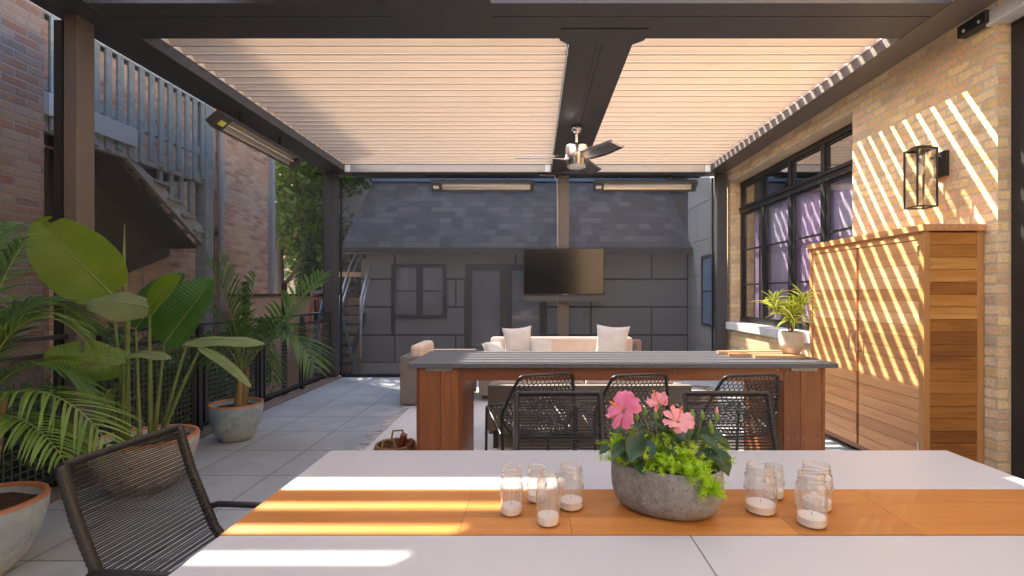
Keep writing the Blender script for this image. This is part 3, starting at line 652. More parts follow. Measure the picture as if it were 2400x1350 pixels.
b = MB(); b.box(-4.6, 6, 14.2, 14.26, 5.05, 5.11); b.box(-4.6, 6, 14.2, 14.26, 4.78, 4.83)
for k in range(8): b.box(-4.5+k*1.45, -4.42+k*1.45, 14.2, 14.26, 4.2, 5.15)
b.build('balcony_rail', M['bluemetal'], ph_); bx('balcony_floor', M['bluemetal'], ph_, -4.7, 6.1, 14.1, 14.98, 4.1, 4.22)
# ================================================================== LEFT: brick buildings, stair
lb = empty('neighbour_brick_building', (-4.9, 7, -1), 'tan brick neighbour building behind the wooden stair', 'building')
b = MB(); b.box(-8, -4.9, 5.3, 9.0, -1, 6.75); b.box(-8, -4.9, 4.21, 5.3, -1, 4.6); b.build('wall', M['brick_l2'], lb)
b = MB(); b.box(-5.0, -4.86, 9.0, 9.18, -1, 6.7); b.box(-4.87, -4.83, 9.02, 9.07, -1, 6.7); b.build('corner_board', M['trimgrey'], lb)
b = MB(); b.tube([(-4.83, 7.55, -1), (-4.83, 7.55, 6.7)], .045, 12)
for z in (.6, 2.0, 3.4): b.tube([(-4.83, 7.55, z), (-4.83, 7.55, z+.05)], .055, 12)
b.build('downspout', M['trimgrey'], lb)
b = MB()
for k in range(4): b.tube([(-4.86, 7.35+k*.03, -1), (-4.86, 7.36+k*.02, 1.2), (-4.86, 7.33+k*.035, 3.0)], .006, 5)
b.lathe([(0, 0), (.06, 0), (.06, .12), (0, .14)], (-4.84, 7.38, 2.28), 12); b.build('cables', M['black'], lb)
one('pipe', lambda b: b.tube([(-4.87, 6.1, -1), (-4.87, 6.1, 1.7)], .012, 6), M['alu'], lb)
nb = empty('near_brick_building', (-4.2, 2, -1), 'pinkish brick wall of the nearest neighbour at the left edge', 'building')
b = MB(); b.box(-7.5, -4.2, -3, 4.19, -1, 4.9); b.build('wall', M['brick_l'], nb)
bx('wall', M['fencewood'], tag(empty('far_house', (-12, 24, -1), 'distant brown house wall behind the trees', 'house'), kind=None), -26, 4, 24, 25, -1, 6)
st = empty('wooden_stair', (-4.5, 5.6, -1), 'weathered grey green wooden stair and balcony outside the screen', 'stair')
SX = -4.4
b = MB(); b.box(SX-.05, SX+.05, 4.0, 6.6, 3.90, 3.945); b.box(SX-.03, SX+.03, 4.0, 6.66, 3.23, 3.33); b.build('rail', M['tealgrey'], st)
for k in range(17):
    y = 6.42-.142*k; b = MB(); b.box(SX+.031, SX+.055, y-.036, y+.036, 2.88 if k % 3 else 2.92, 3.92); b.build('baluster', M['teal'], st)
b = MB(); b.box(SX-.04, SX+.03, 4.0, 6.6, 2.86, 3.0); b.build('rim_joist', M['tealgrey'], st)
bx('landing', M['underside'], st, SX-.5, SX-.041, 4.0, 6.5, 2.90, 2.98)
bx('signboard', M['greybox'], st, SX+.056, SX+.08, 4.0, 5.33, 3.0, 3.2)
for (y0, y1, mt) in ((6.46, 6.62, 'teal'), (4.0, 4.14, 'teal')): bx('post', M[mt], st, SX-.08, SX+.06, y0, y1, -1, 3.97)
bx('post', M['tealgrey'], st, SX-.1, SX-.081, 6.5, 6.72, -1, 6.0)
# flight descending away, its soffit, and the return flight
s0, s1 = (5.2, 2.90), (6.42, 2.06)
b = MB(); b.prism([(s0[0], s0[1]), (s0[0]+.1, s0[1]), (s1[0]+.04, s1[1]+.24), (s1[0]+.04, s1[1])], SX-.03, SX+.02, 'x'); b.build('stringer', M['tealgrey'], st)
for k in range(5):
    u = (k+.6)/5.2; y = s0[0]+.18+u*(s1[0]-s0[0])*.92; z = s0[1]+.02+u*(s1[1]-s0[1])+.03
    bx('tread', M['teal'], st, SX-.48, SX+.05, y-.10, y+.14, z, z+.035)
for k in range(4):
    y = 5.75+k*.17; bx('baluster', M['teal'], st, SX-.02, SX+.015, y-.03, y+.03, 2.6-.12*k, 2.859)
b = MB()
for k in range(8):
    u0, u1 = k/8, (k+1)/8; ya, yb_ = 5.2+u0*1.22, 5.2+u1*1.22; za, zc = 2.86-u0*.83, 2.86-u1*.83
    b.prism([(ya, za), (yb_-.008, zc+.006), (yb_-.008, zc-.03), (ya, za-.03)], SX-.46, SX-.031, 'x')
b.prism([(4.3, 1.30), (6.42, 2.03), (6.42, 2.05), (5.2, 2.85), (4.3, 2.89)], SX-.50, SX-.47, 'x')
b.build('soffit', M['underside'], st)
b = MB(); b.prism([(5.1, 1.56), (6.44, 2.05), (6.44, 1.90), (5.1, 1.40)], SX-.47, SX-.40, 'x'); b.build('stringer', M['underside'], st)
# board fence, spiral-ish steel stair, ladders beyond the corner post
fe = empty('board_fence', (-4.6, 9.5, -1), 'warm cedar board fence with a dark cap beyond the railing', 'fence')
b = MB()
for k in range(16): b.box(-4.63, -4.60, 7.5, 12.0, 1.37-.15*(k+1)+.004, 1.37-.15*k)
for k in range(16): b.box(-4.57, -3.0, 12.0, 12.03, 1.37-.15*(k+1)+.004, 1.37-.15*k)
b.build('boards', M['fencewood'], fe)
b = MB(); b.box(-4.66, -4.56, 7.45, 12.05, 1.37, 1.41); b.box(-4.56, -3.0, 11.98, 12.05, 1.37, 1.41); b.build('cap', M['darkframe'], fe)
for y in (7.7, 8.9, 10.2): bx('post', M['darkframe'], fe, -4.598, -4.53, y, y+.07, -1, 1.6)
ss = empty('steel_stair', (-3.9, 10.8, -1), 'open steel stair with grey tube handrails beside the garage', 'stair')
a0 = P(792, 700, 9.9); a1 = P(858, 560, 12.5)
for dx in (0, .42):
    for dz in (0, -.28):
        one('handrail', lambda b: b.tube([P(795, 735, 9.7)+V(dx, 0, dz-.6), P(797, 700, 9.7)+V(dx, 0, dz), P(812, 650, 10.2)+V(dx, 0, dz), P(822, 620, 10.6)+V(dx, 0, dz), P(845, 575, 11.6)+V(dx, 0, dz)], .026, 8), M['alu'], ss)
for k in range(14):
    z = -.95+.19*k; y = 9.6+.0*k+max(0, k-7)*.22
    bx('tread', M['black'], ss, -4.3, -3.62, y, y+.26, z, z+.035)
for k in range(8):
    b = MB(); z = 1.55+.14*k; y = 10.5+.16*k; b.box(-4.2, -3.72, y, y+.03, z, z+.02); b.build('rail_bar', M['black'], ss)
b = MB(); b.prism([(9.55, -1), (9.6, -1), (9.75, .4), (11.5, 1.9), (11.5, 1.75), (9.8, .2)], -3.63, -3.61, 'x'); b.build('stringer', M['black'], ss)
b = MB(); b.box(-4.3, -3.7, 10.6, 10.65, P(0, 640, 10.6).z-.08, P(0, 640, 10.6).z+.02); b.build('cross_board', M['fencewood'], ss)
tp = one('pole', lambda b: b.tube([P(797, 718, 9.0), P(834, 872, 9.0)], .02, 8), M['tealpole']); tag(tp, 'thin teal pole leaning beside the garage corner', 'pole')
def ladder(name, x0, x1, xt0, xt1, yb, yt, Y, n, mat, lab, lean=.5):
    e = empty(name, P((x0+x1)/2, yb, Y), lab, 'ladder')
    for (a, c) in ((x0, xt0), (x1, xt1)):
        one('rail', lambda b: b.tube([P(a, yb, Y), P(c, yt, Y+lean)], .032, 4), mat, e)
    for k in range(n):
        u = (k+.5)/n; p = P(x0+(xt0-x0)*u, yb+(yt-yb)*u, Y+lean*u); q = P(x1+(xt1-x1)*u, yb+(yt-yb)*u, Y+lean*u)
        one('rung', lambda b: b.tube([p, q], .028, 6, flat=.5), M['alu'], e)
    return e
l1 = ladder('step_ladder', 712, 772, 733, 764, 880, 684, 9.1, 6, M['orange'], 'orange fibreglass step ladder standing behind the railing')
one('back_leg', lambda b: b.tube([P(768, 878, 9.6), P(742, 684, 9.62)], .03, 4), M['orange'], l1)
bx('top_cap', M['alu'], l1, P(731, 0, 9.5).x, P(766, 0, 9.5).x, 9.45, 9.75, P(0, 688, 9.5).z, P(0, 680, 9.5).z)
l2 = ladder('step_ladder', 718, 790, 758, 800, 890, 706, 8.75, 5, M['blue'], 'blue fibreglass step ladder in front of the orange one')
# black open web seen low beside the corner post
# trees
def tree(name, x, y, z0, h, r, n, mat, lab, ls=.12, seedv=1, cone=False, cat='tree'):
    rnd = random.Random(seedv)
    e = empty(name, (x, y, z0), lab, cat)
    t = MB(); lean = V(rnd.uniform(-.3, .3), 0, 0)
    t.tube([V(x, y, z0), V(x, y, z0+h*.35)+lean*.5, V(x, y, z0+h*.8)+lean], [.16, .12, .04], 10)
    cl = []
    for k in range(14 if not cone else 0):
        a = rnd.uniform(0, 6.28); zz = z0+h*rnd.uniform(.25, .75); rr_ = r*rnd.uniform(.4, .95)
        q = V(x+math.cos(a)*rr_, y+math.sin(a)*rr_, zz+h*.15); t.tube([V(x, y, zz-.1)+lean*.5, (V(x, y, zz)+q)/2+V(0, 0, .1), q], [.06, .04, .015], 6); cl.append((q, r*rnd.uniform(.3, .5)))
    t.build('trunk', M['trunk'], e)
    c = MB()
    if cone:
        for k in range(n):
            u = rnd.random()**.8; a = rnd.uniform(0, 6.28); rad = r*(1-u)**.7*rnd.uniform(.7, 1.05)
            p = V(x+math.cos(a)*rad, y+math.sin(a)*rad, z0+.1+u*h); leafq(c, p, ls, rnd, up=.7)
    else:
        for k in range(10): cl.append((V(x+rnd.uniform(-.6, .6)*r, y+rnd.uniform(-.6, .6)*r, z0+h*rnd.uniform(.4, 1)), r*rnd.uniform(.3, .5)))
        for k in range(n):
            q, rc = rnd.choice(cl); d = V(rnd.gauss(0, 1), rnd.gauss(0, 1), rnd.gauss(0, 1)).normalized()*rc*rnd.uniform(.55, 1.05)
            leafq(c, q+d, ls, rnd)
    c.build('crown', mat, e); return e
def leafq(c, p, s, rnd, up=0):
    a = V(rnd.uniform(-1, 1), rnd.uniform(-1, 1), rnd.uniform(-1, 1)+up).normalized(); b_ = a.cross(V(rnd.uniform(-1, 1), rnd.uniform(-1, 1), rnd.uniform(-1, 1))).normalized()
    s = s*rnd.uniform(.6, 1.3)
    c.add([p-a*s, p+b_*s*.42, p+a*s, p-b_*s*.42], [(0, 1, 2, 3)])
tree('broadleaf_tree', -6.6, 12.8, -1, 8.2, 2.1, 22000, M['tree'], 'tall leafy green tree between the brick building and the pale house', .11, 3)
tree('broadleaf_tree', -9.3, 17.0, -1, 10, 3.2, 16000, M['tree'], 'big tree further back behind the cedar fence', .16, 5)
tree('conifer', -5.35, 11.6, -1, 3.7, .55, 5000, M['conifer'], 'dark narrow conifer rising just above the cedar fence', .07, 4, True, 'conifer')
tree('conifer', -5.0, 13.2, -1, 3.9, .6, 5000, M['conifer'], 'slim conifer against the pale house wall', .07, 6, True, 'conifer')
# ivy below the railing
b = MB(); rnd = random.Random(2)
for k in range(15000):
    x = rnd.uniform(-4.15, -3.62); y = rnd.uniform(1.3, 6.9); z = -.5+rnd.random()**.6*(1.35+.2*math.sin(y*3)+.15*math.sin(y*7.3)) - (x+4.15)*.25
    leafq(b, V(x, y, z), .045, rnd)
tag(b.build('ivy', M['ivy'], None), 'dense green ground cover growing outside the mesh railing', 'ground cover', kind='stuff')
# ================================================================== railing
RX = -3.36
ra = empty('railing', (RX, 5, 0), 'dark metal terrace railing with wire mesh panels', 'railing')
b = MB(); b.box(RX-.02, RX+.02, .5, 8.08, 1.085, 1.115); b.build('top_rail', M['railpaint'], ra, [('bevel', .003)])
segs = [(.55, 1.55), (1.67, 2.32), (2.44, 3.46), (3.85, 4.84), (4.97, 5.93), (6.07, 7.03), (7.15, 8.04)]
pys = [.5, 1.61, 2.38, 3.80, 4.90, 6.0, 7.09]
for y in pys: bx('post', M['railpaint'], ra, RX-.022, RX+.022, y-.028, y+.028, .0, 1.084)
for (y0, y1) in segs:
    b = MB(); q = .016
    for (a0, a1, c0, c1) in ((y0, y1, .965, .995), (y0, y1, .10, .135), (y0, y0+.03, .135, .965), (y1-.03, y1, .135, .965)): b.box(RX-q, RX+q, a0, a1, c0, c1)
    pf = b.build('panel_frame', M['railpaint'], ra)
    b = MB(); k = y0+.055
    while k < y1-.03: b.box(RX-.002, RX+.002, k-.003, k+.003, .135, .965); k += .05
    z = .18
    while z < .96: b.box(RX-.0045, RX-.0022, y0+.03, y1-.03, z-.003, z+.003); z += .05
    b.build('wire_mesh', M['wire'], pf)
# ================================================================== DINING TABLE
TZ = .74
tx0, tx1 = -.862, 1.748; Y0, Y1, Y2, Y3 = .925, 1.342, 1.655, 2.07
dt = empty('dining_table', ((tx0+tx1)/2, 1.5, 0), 'long white topped dining table with a golden teak strip along its middle', 'table')
for (a, c, xs) in ((Y0, Y1-.003, (tx0, .428, tx1)), (Y2+.003, Y3, (tx0, tx1))):
    for i in range(len(xs)-1): bx('table_panel', M['laminate'], dt, xs[i]+.0015, xs[i+1]-.0015, a, c, TZ-.022, TZ, mods=[('bevel', .0022)])
b = MB(); xs = [tx0, -.209, .104, .73, 1.075, tx1]
for i in range(5):
    for j in range(3): b.box(xs[i]+.0006, xs[i+1]-.0006, Y1+.1043*j+.0002, Y1+.1043*(j+1)-.0002, TZ-.022, TZ+.0004)
b.build('teak_strip', M['tabletop'], dt)
b = MB()
b.box(tx0+.05, tx1-.05, Y0+.06, Y3-.06, TZ-.07, TZ-.0225); b.build('apron', M['alu'], dt)
for x in (tx0+.06, tx1-.13):
    for y in (Y0+.07, Y3-.14): bx('leg', M['alu'], dt, x, x+.07, y, y+.07, 0, TZ-.07)
# ================================================================== strap chairs
def strap_chair(name, label, loc, rz):
    e = empty(name, loc, label, 'chair', 'dark corded chairs around the white dining table', rz)
    side = [(-.315, .872), (-.30, .82), (-.262, .70), (-.205, .57), (-.165, .48), (-.13, .435), (-.08, .42), (.05, .425), (.20, .435), (.245, .43)]
    pts = [V(0, y, z) for y, z in side]
    # resample the side rail
    def samp(n):
        L = [0]
        for i in range(len(pts)-1): L.append(L[-1]+(pts[i+1]-pts[i]).length)
        out = []
        for k in range(n+1):
            t = L[-1]*k/n; i = 0
            while i < len(L)-2 and L[i+1] < t: i += 1
            out.append(pts[i].lerp(pts[i+1], (t-L[i])/(L[i+1]-L[i])))
        return out
    b = MB()
    for sx in (-.225, .225): b.tube([p+V(sx, 0, 0) for p in pts], .0125, 8)
    b.tube([V(-.225, -.315, .872), V(.225, -.315, .872)], .0125, 8); b.tube([V(-.225, .245, .43), V(.225, .245, .43)], .012, 8)
    b.tube([V(-.225, -.13, .42), V(.225, -.13, .42)], .009, 8)
    b.build('frame', M['black'], e, local=True)
    q = samp(54); b = MB()
    for i, p in enumerate(q[1:-1]):
        t = (q[i+2]-q[i]).normalized(); n = V(1, 0, 0).cross(t).normalized()
        for k, sgn in enumerate((1, -1)):
            pp = p+t*(.0035*sgn)
            b.tube([pp+V(-.236, 0, 0)+n*.012*sgn, pp+V(0, 0, 0)+n*.011*sgn, pp+V(.236, 0, 0)+n*.012*sgn], .0024, 5, cap=False)
    o = b.build('cord_weave', M['strap'], e, local=True)
    q = samp(96); b = MB()
    for sx in (-.225, .225):
        pr = [p+V(sx, 0, 0) for p in q]; rr = [.0185 if i % 2 else .0160 for i in range(len(pr))]
        b.tube(pr, rr, 10)
    b.build('rail_wrapping', M['strap'], e, local=True)
    for sx in (-.245, .245):
        MB().tube([V(sx, -.20, .548), V(sx, -.16, .560), V(sx, .13, .560), V(sx, .175, .548), V(sx, .19, .51), V(sx, .205, .0)], .0125, 8, flat=1).build('armrest', M['black'], e, local=True)
        MB().tube([V(sx*.96, -.135, .43), V(sx, -.25, .0)], .0125, 8).build('leg', M['black'], e, local=True)
    return e
c1 = strap_chair('corded_chair', 'dark corded chair at the near left end of the white table', (-1.125, 1.705, 0), R(-94.6))
dup(c1, (.135, 2.30, 0), R(181), 'dark corded chair across the table, left of the pink flowers')
dup(c1, (1.02, 2.30, 0), R(179), 'dark corded chair across the table, right of the pink flowers')
# ================================================================== bar counter
bar = empty('bar_counter', (.62, 3.8, 0), 'red hardwood bar with honed black stone top behind the dining table', 'bar counter')
by0, by1 = 3.43, 4.18; bz = .915
bx('countertop', M['granite'], bar, P(955, 0, by0).x, 2.137, by0, by1, bz-.032, bz, mods=[('bevel', .003)])
L0, L1, L2, L3 = -.838, -.665, -.51, -.5; fy_ = 3.475
def boards(xs, y0, y1, z0, z1, nm, mt='ipe'):
    b = MB()
    for i in range(len(xs)-1): b.box(xs[i]+.001, xs[i+1]-.001, y0, y1, z0, z1)
    return b.build(nm, M[mt], bar, [('bevel', .002)])
boards([-.838, -.818, -.668, -.535, -.512], fy_, fy_+.022, 0, bz-.0325, 'end_panel')
boards([1.775, 1.895, 2.045, 2.07], fy_, fy_+.022, 0, bz-.0325, 'end_panel')
boards([-.512, 1.775], fy_+.001, fy_+.022, bz-.128, bz-.0325, 'apron', 'ipe_x')
for x0, x1 in ((-.532, -.512), (-.838, -.818), (1.775, 1.795), (2.05, 2.07)):
    b = MB()
    for k in range(5):
        y0 = fy_+.023+k*.128; b.box(x0, x1, y0, y0+.126, 0, bz-.033)
    b.build('side_boards', M['ipe'], bar)
for x0, x1 in ((-.838, -.512), (1.775, 2.07)): bx('back_panel', M['ipe'], bar, x0, x1, 4.12, 4.14, 0, bz-.033)
for x0, x1 in ((P(998, 0, 3.46).x, P(1060, 0, 3.46).x), (P(1855, 0, 3.46).x, P(1917, 0, 3.46).x)): bx('support_plate', M['gutter'], bar, x0, x1, 3.462, 3.475, bz-.058, bz-.033)
b = MB()
for (x, z) in [(-.80, .85), (-.69, .85), (-.64, .85), (-.56, .85), (-.47, .865), (.13, .86), (.15, .80), (1.0, .86), (1.73, .865), (1.80, .84), (1.87, .84), (1.93, .84), (2.0, .84)]+[(x, .37) for x in (-.80, -.70, -.64, -.56, 1.80, 1.87, 1.92, 2.02)]:
    b.box(x-.003, x+.003, fy_-.0012, fy_, z-.003, z+.003)
b.build('screws', M['alu'], bar)
# ================================================================== mesh stools
def stool(loc, rz, label):
    e = empty('mesh_stool', loc, label, 'bar stool', 'black wire mesh stools along the bar', rz)
    A = {}
    for s_ in (-1, 1):
        A[s_] = dict(top=V(s_*.155, -.285, .955), arm=V(s_*.225, -.165, .725), bot=V(s_*.15, -.17, .585), fr=V(s_*.215, .20, .70))
    def rnd_(pts, r=.03, n=4):
        out = [pts[0]]
        for i in range(1, len(pts)-1):
            p, a, c = pts[i], pts[i-1], pts[i+1]
            p0 = p+(a-p).normalized()*r; p1 = p+(c-p).normalized()*r
            for k in range(n+1):
                t = k/n; out.append(p0*(1-t)**2+p*2*t*(1-t)+p1*t*t)
        out.append(pts[-1]); return out
    b = MB(); r = .009
    l, g = A[-1], A[1]
    b.tube(rnd_([V(-.205, -.20, 0), l['arm'], l['top'], g['top'], g['arm'], V(.205, -.20, 0)], .035), r, 8)
    for s_ in (-1, 1):
        a = A[s_]; b.tube(rnd_([V(s_*.21, .25, 0), a['fr'], V(s_*.215, -.13, .60)], .03), r, 8)
        b.tube([a['arm'], V(s_*.20, -.15, .66), a['bot']], r*.7, 6)
    b.tube([l['fr']+V(.01, -.01, 0), g['fr']+V(-.01, -.01, 0)], r*.8, 6); b.tube([l['bot'], g['bot']], r*.8, 6)
    b.tube([V(-.212, .235, .2), V(.212, .235, .2)], r*.8, 6); b.tube([V(-.207, -.195, .2), V(.207, -.195, .2)], r*.8, 6)
    b.build('frame', M['black'], e, local=True)
    # perforated sheet: interlocking rings laid over back and seat
    def sheet(fn, nu, nv, nm):
        b = MB()
        for i in range(nu):
            for j in range(nv):
                u = (i+.5+(.5 if j % 2 else 0))/nu; v = (j+.5)/nv
                if u > 1: continue
                ring = []
                for k in range(6):
                    th = k*math.pi/3+.52; ring.append(fn(u+math.cos(th)*.60/nu, v+math.sin(th)*.66/nv))
                b.tube(ring, .0027, 4, closed=True)
        return b.build(nm, M['black'], e, local=True)
    def back(u, v):
        u = min(1.02, max(-.02, u)); v = min(1, max(0, v))
        lo = V((u-.5)*.32, -.17, .59); mid = V((u-.5)*.44, -.185, .725); hi = V((u-.5)*.33, -.284, .95)
        p = lo.lerp(mid, v/.4) if v < .4 else mid.lerp(hi, (v-.4)/.6)
        return p+V(0, -.025*(1-(2*u-1)**2), 0)
    def seat(u, v):
        u = min(1.02, max(-.02, u)); v = min(1, max(0, v))
        p = V((u-.5)*.31, -.165, .588).lerp(V((u-.5)*.42, .20, .695), v)
        return p+V(0, 0, -.02*(1-(2*u-1)**2))
    sheet(back, 14, 17, 'backrest'); sheet(seat, 14, 14, 'seat')
    return e
s1 = stool((-.03, 2.98, 0), R(20), 'black mesh stool nearest the left end of the bar')
dup(s1, (.525, 2.98, 0), R(12), 'middle black mesh stool, directly behind the pink flowers')
dup(s1, (1.155, 2.97, 0), R(8), 'black mesh stool nearest the right end of the bar, striped with sunlight')
# ================================================================== things on the bar
def board(name, pts, z, th, lab):
    b = MB(); b.prism(pts, z, z+th, 'z'); o = b.build(name, M['board'], None, [('bevel', .004)])
    return tag(o, lab, 'cutting board', 'wooden boards on the bar')
def pz(x, y, z):
    Y = F*(HC-z)/(y-CY); return ((x-CX)*Y/F, Y)
zz = bz+.001
def ell(cx, cy, rx, ry, a0, a1, n=10): return [(cx+rx*math.cos(R(a0+(a1-a0)*k/n)), cy+ry*math.sin(R(a0+(a1-a0)*k/n))) for k in range(n+1)]
board('cutting_board', [(1.50, 4.02), (1.50, 3.93), (1.52, 3.92), (2.02, 3.94), (2.03, 4.07), (2.01, 4.08)], zz, .022, 'long pale cutting board at the back right of the bar')
board('cutting_board', [(1.53, 3.86), (1.52, 3.80), (1.56, 3.79), (1.66, 3.79), (1.68, 3.72)]+ell(2.0, 3.79, .09, .10, -80, 80)+[(1.70, 3.88), (1.67, 3.85), (1.6, 3.87)], zz, .022, 'round ended cutting board with a narrow handle under the variegated plant')
dp = empty('potted_dracaena', (2.0, 3.81, bz+.024), 'yellow edged dracaena in a cream ceramic pot on the bar', 'potted plant')
dx_, dy_, dz_ = 2.0, 3.81, bz+.024
pt_ = one('pot', lambda b: b.lathe([(0, 0), (.055, 0), (.062, .006), (.085, .05), (.094, .07), (.093, .085), (.088, .165), (.084, .172), (.078, .172), (.076, .15), (0, .15)], (dx_, dy_, dz_), 36), M['ceramic'], dp)
one('soil', lambda b: b.lathe([(.0755, .148), (.05, .154), (0, .155)], (dx_, dy_, dz_), 20), M['soil'], dp)
rnd = random.Random(11); bi, bo, bs = MB(), MB(), MB()
heads = [(V(dx_-.14, dy_-.01, dz_+.42), V(-.25, 0, 1)), (V(dx_+.02, dy_+.03, dz_+.36), V(.0, .1, 1)), (V(dx_+.10, dy_-.02, dz_+.43), V(.35, 0, 1)), (V(dx_-.02, dy_-.06, dz_+.32), V(-.1, -.4, 1))]
def blade(b1, b2, p, d, L, wd, droop, rnd, up=V(0, 0, 1), n=7):
    side = d.cross(up); side = side.normalized() if side.length > .01 else V(1, 0, 0)
    cen = []; 
    for k in range(n+1):
        t = k/n; cen.append(p+d*L*t+V(0, 0, -droop*L*t*t))
    def w_(t): return wd*(.45+1.1*t if t < .5 else 1.0)*(1-max(0, (t-.45)/.55)**1.6)+.0004
    L_, Ri, Lo, Ro = [], [], [], []
    for k, c in enumerate(cen):
        ww = w_(k/n); Li = c-side*ww*.55; Rr = c+side*ww*.55
        L_.append(Li); Ri.append(Rr); Lo.append(c-side*ww+V(0, 0, ww*.35)); Ro.append(c+side*ww+V(0, 0, ww*.35))
    def strip(b_, A_, B_): b_.add(A_+B_, [(i, i+1, n+2+i, n+1+i) for i in range(n)], True)
    strip(b1, L_, Ri); strip(b2, Lo, L_); strip(b2, Ri, Ro)
for h_, up_ in heads:
    bs.tube([V(dx_, dy_, dz_+.15), V(dx_, dy_, dz_+.15).lerp(h_, .5)+V(.01, 0, 0), h_], [.007, .006, .005], 8)
    for k in range(32):
        a = k*2.4+rnd.uniform(-.3, .3); el = R(rnd.uniform(12, 72)) if k > 5 else R(rnd.uniform(60, 85))
        d = V(math.cos(a)*math.cos(el), math.sin(a)*math.cos(el), math.sin(el)); p = h_-up_.normalized()*.012*(31-k)*.34
        blade(bi, bo, p, d, rnd.uniform(.15, .235), rnd.uniform(.013, .018), rnd.uniform(.25, .7), rnd)
bi.build('leaf_middles', M['drac_in'], dp); bo.build('leaf_margins', M['drac_out'], dp); bs.build('stem', M['palmtrunk'], dp)
# ================================================================== jars
def jar(x, Y, r, h, lab, tall):
    e = empty('glass_jar', (x, Y, TZ+.0005), lab, 'jar', 'clear glass jars with white candle wax')
    z0 = .0; nr = r*.84
    prof = [(0, .002), (r*.80, .0), (r*.95, .006), (r, .016), (r, h*.74), (r*.97, h*.79), (nr, h*.84), (nr, h*.86), (nr+.0025, h*.87), (nr+.0025, h*.885), (nr, h*.90), (nr, h*.925), (nr+.002, h*.935), (nr, h*.955), (nr, h*.99), (nr-.0012, h)]
    inner = [(max(0, a-.0025), max(.005, c)) for a, c in prof][::-1]
    b = MB(); b.lathe(prof+inner[1:], (0, 0, 0), 32)
    b.build('glass', M['jar'], e, local=True)
    b = MB()
    for k in range(16):      # pressed pattern
        a = k*math.tau/16
        for z in ((.42, .56) if tall else (.5,)):
            b.tube([V(math.cos(a+d)*(r+.0004), math.sin(a+d)*(r+.0004), h*(z+dz)) for d, dz in ((0, -.06), (.12, 0), (0, .06), (-.12, 0))], .0009, 4, closed=True)
    b.build('relief', M['jarline'], e, local=True)
    b = MB()
    for z, r_ in ((h, nr),): b.tube([V(math.cos(t*math.tau/32)*r_, math.sin(t*math.tau/32)*r_, z) for t in range(32)], .0011, 5, closed=True)
    b.build('rim', M['jarline'], e, local=True)
    b = MB()
    MB().lathe([(0, .005), (r*.90, .005), (r*.93, .010), (r*.93, .026), (0, .0262)], (0, 0, 0), 32, smooth=False).build('candle_wax', M['wax'], e, local=True)
    MB().tube([V(0, 0, .027), V(.001, 0, .036)], .0008, 5).build('wick', M['black'], e, local=True)
    return e
for (x, Y, r, h, lab, tall) in [
    (-.068, 1.472, .0335, .142, 'tall slim patterned jar furthest left of the jars', 1), (.008, 1.565, .032, .108, 'short jar at the back of the left cluster, between two taller ones', 0),
    (.040, 1.407, .034, .152, 'tall patterned jar at the front of the left cluster', 1), (.114, 1.512, .039, .134, 'wide shouldered jar in the left cluster, nearest the flower bowl', 0),
    (.688, 1.487, .046, .142, 'widest jar, right of the flower bowl and left end of its cluster', 0), (.778, 1.588, .031, .104, 'small jar half hidden behind the widest jar', 0),
    (.795, 1.402, .041, .148, 'tall patterned jar at the front of the right cluster', 1), (.872, 1.51, .044, .137, 'jar behind the tall patterned one, furthest right of all', 0)]:
    jar(x, Y, r, h, lab, tall)
# ================================================================== flower bowl
fb = empty('flower_bowl', (.40, 1.5, TZ), 'speckled grey stone bowl of pink hibiscus and chartreuse sedum on the table', 'planter')
bc = (.402, 1.5, TZ+.0005); ro = R(-24)
bowl = one('bowl', lambda b: b.lathe([(0, .0), (.10, .0), (.130, .006), (.153, .026), (.165, .060), (.168, .100), (.167, .140), (.161, .145), (.154, .142), (.151, .115), (0, .112)], bc, 56, 1, .62, ro), M['stone'], fb)
one('soil', lambda b: b.lathe([(.1495, .116), (.08, .124), (0, .126)], bc, 40, 1, .62, ro), M['soil'], fb)
rnd = random.Random(5)
# sedum: many whorled needle sprigs
def sprig(b, p, d, L, rnd):
    n = int(L/.0042); side0 = d.orthogonal().normalized()
    for k in range(n):
        q = p+d*L*k/n+V(0, 0, -.25*L*(k/n)**2)
        for j in range(4):
            a = rnd.uniform(0, 6.28); s = (Matrix.Rotation(a, 3, d) @ side0); l = rnd.uniform(.010, .016)*(1.15-.5*k/n)
            t = (s+d*rnd.uniform(.25, .7)).normalized(); wv = t.cross(d).normalized()*.0011
            b.add([q-wv, q+wv, q+t*l+wv*.35, q+t*l-wv*.35], [(0, 1, 2, 3)])
b = MB()
def sed(n, cx, cy, cz, sx, sy, sz, out):
    for k in range(n):
        p = V(cx+rnd.gauss(0, sx), cy+rnd.gauss(0, sy), cz+abs(rnd.gauss(0, sz)))
        d = (V(rnd.gauss(0, .6), rnd.gauss(0, .6), rnd.uniform(.1, 1))+out).normalized(); sprig(b, p, d, rnd.uniform(.022, .045), rnd)
sed(220, .40, 1.445, TZ+.145, .030, .018, .030, V(.1, -.5, .2)); sed(110, .455, 1.415, TZ+.138, .018, .015, .02, V(.2, -.7, -.1))
sed(80, .49, 1.40, TZ+.10, .014, .012, .018, V(.3, -.7, -.5)); sed(150, .275, 1.50, TZ+.145, .024, .02, .040, V(-.6, -.1, .5))
sed(80, .53, 1.50, TZ+.135, .03, .02, .025, V(.7, 0, .1)); sed(25, .40, 1.52, TZ+.18, .05, .02, .02, V(0, -.2, .6))
b.build('sedum', M['sedum'], fb)
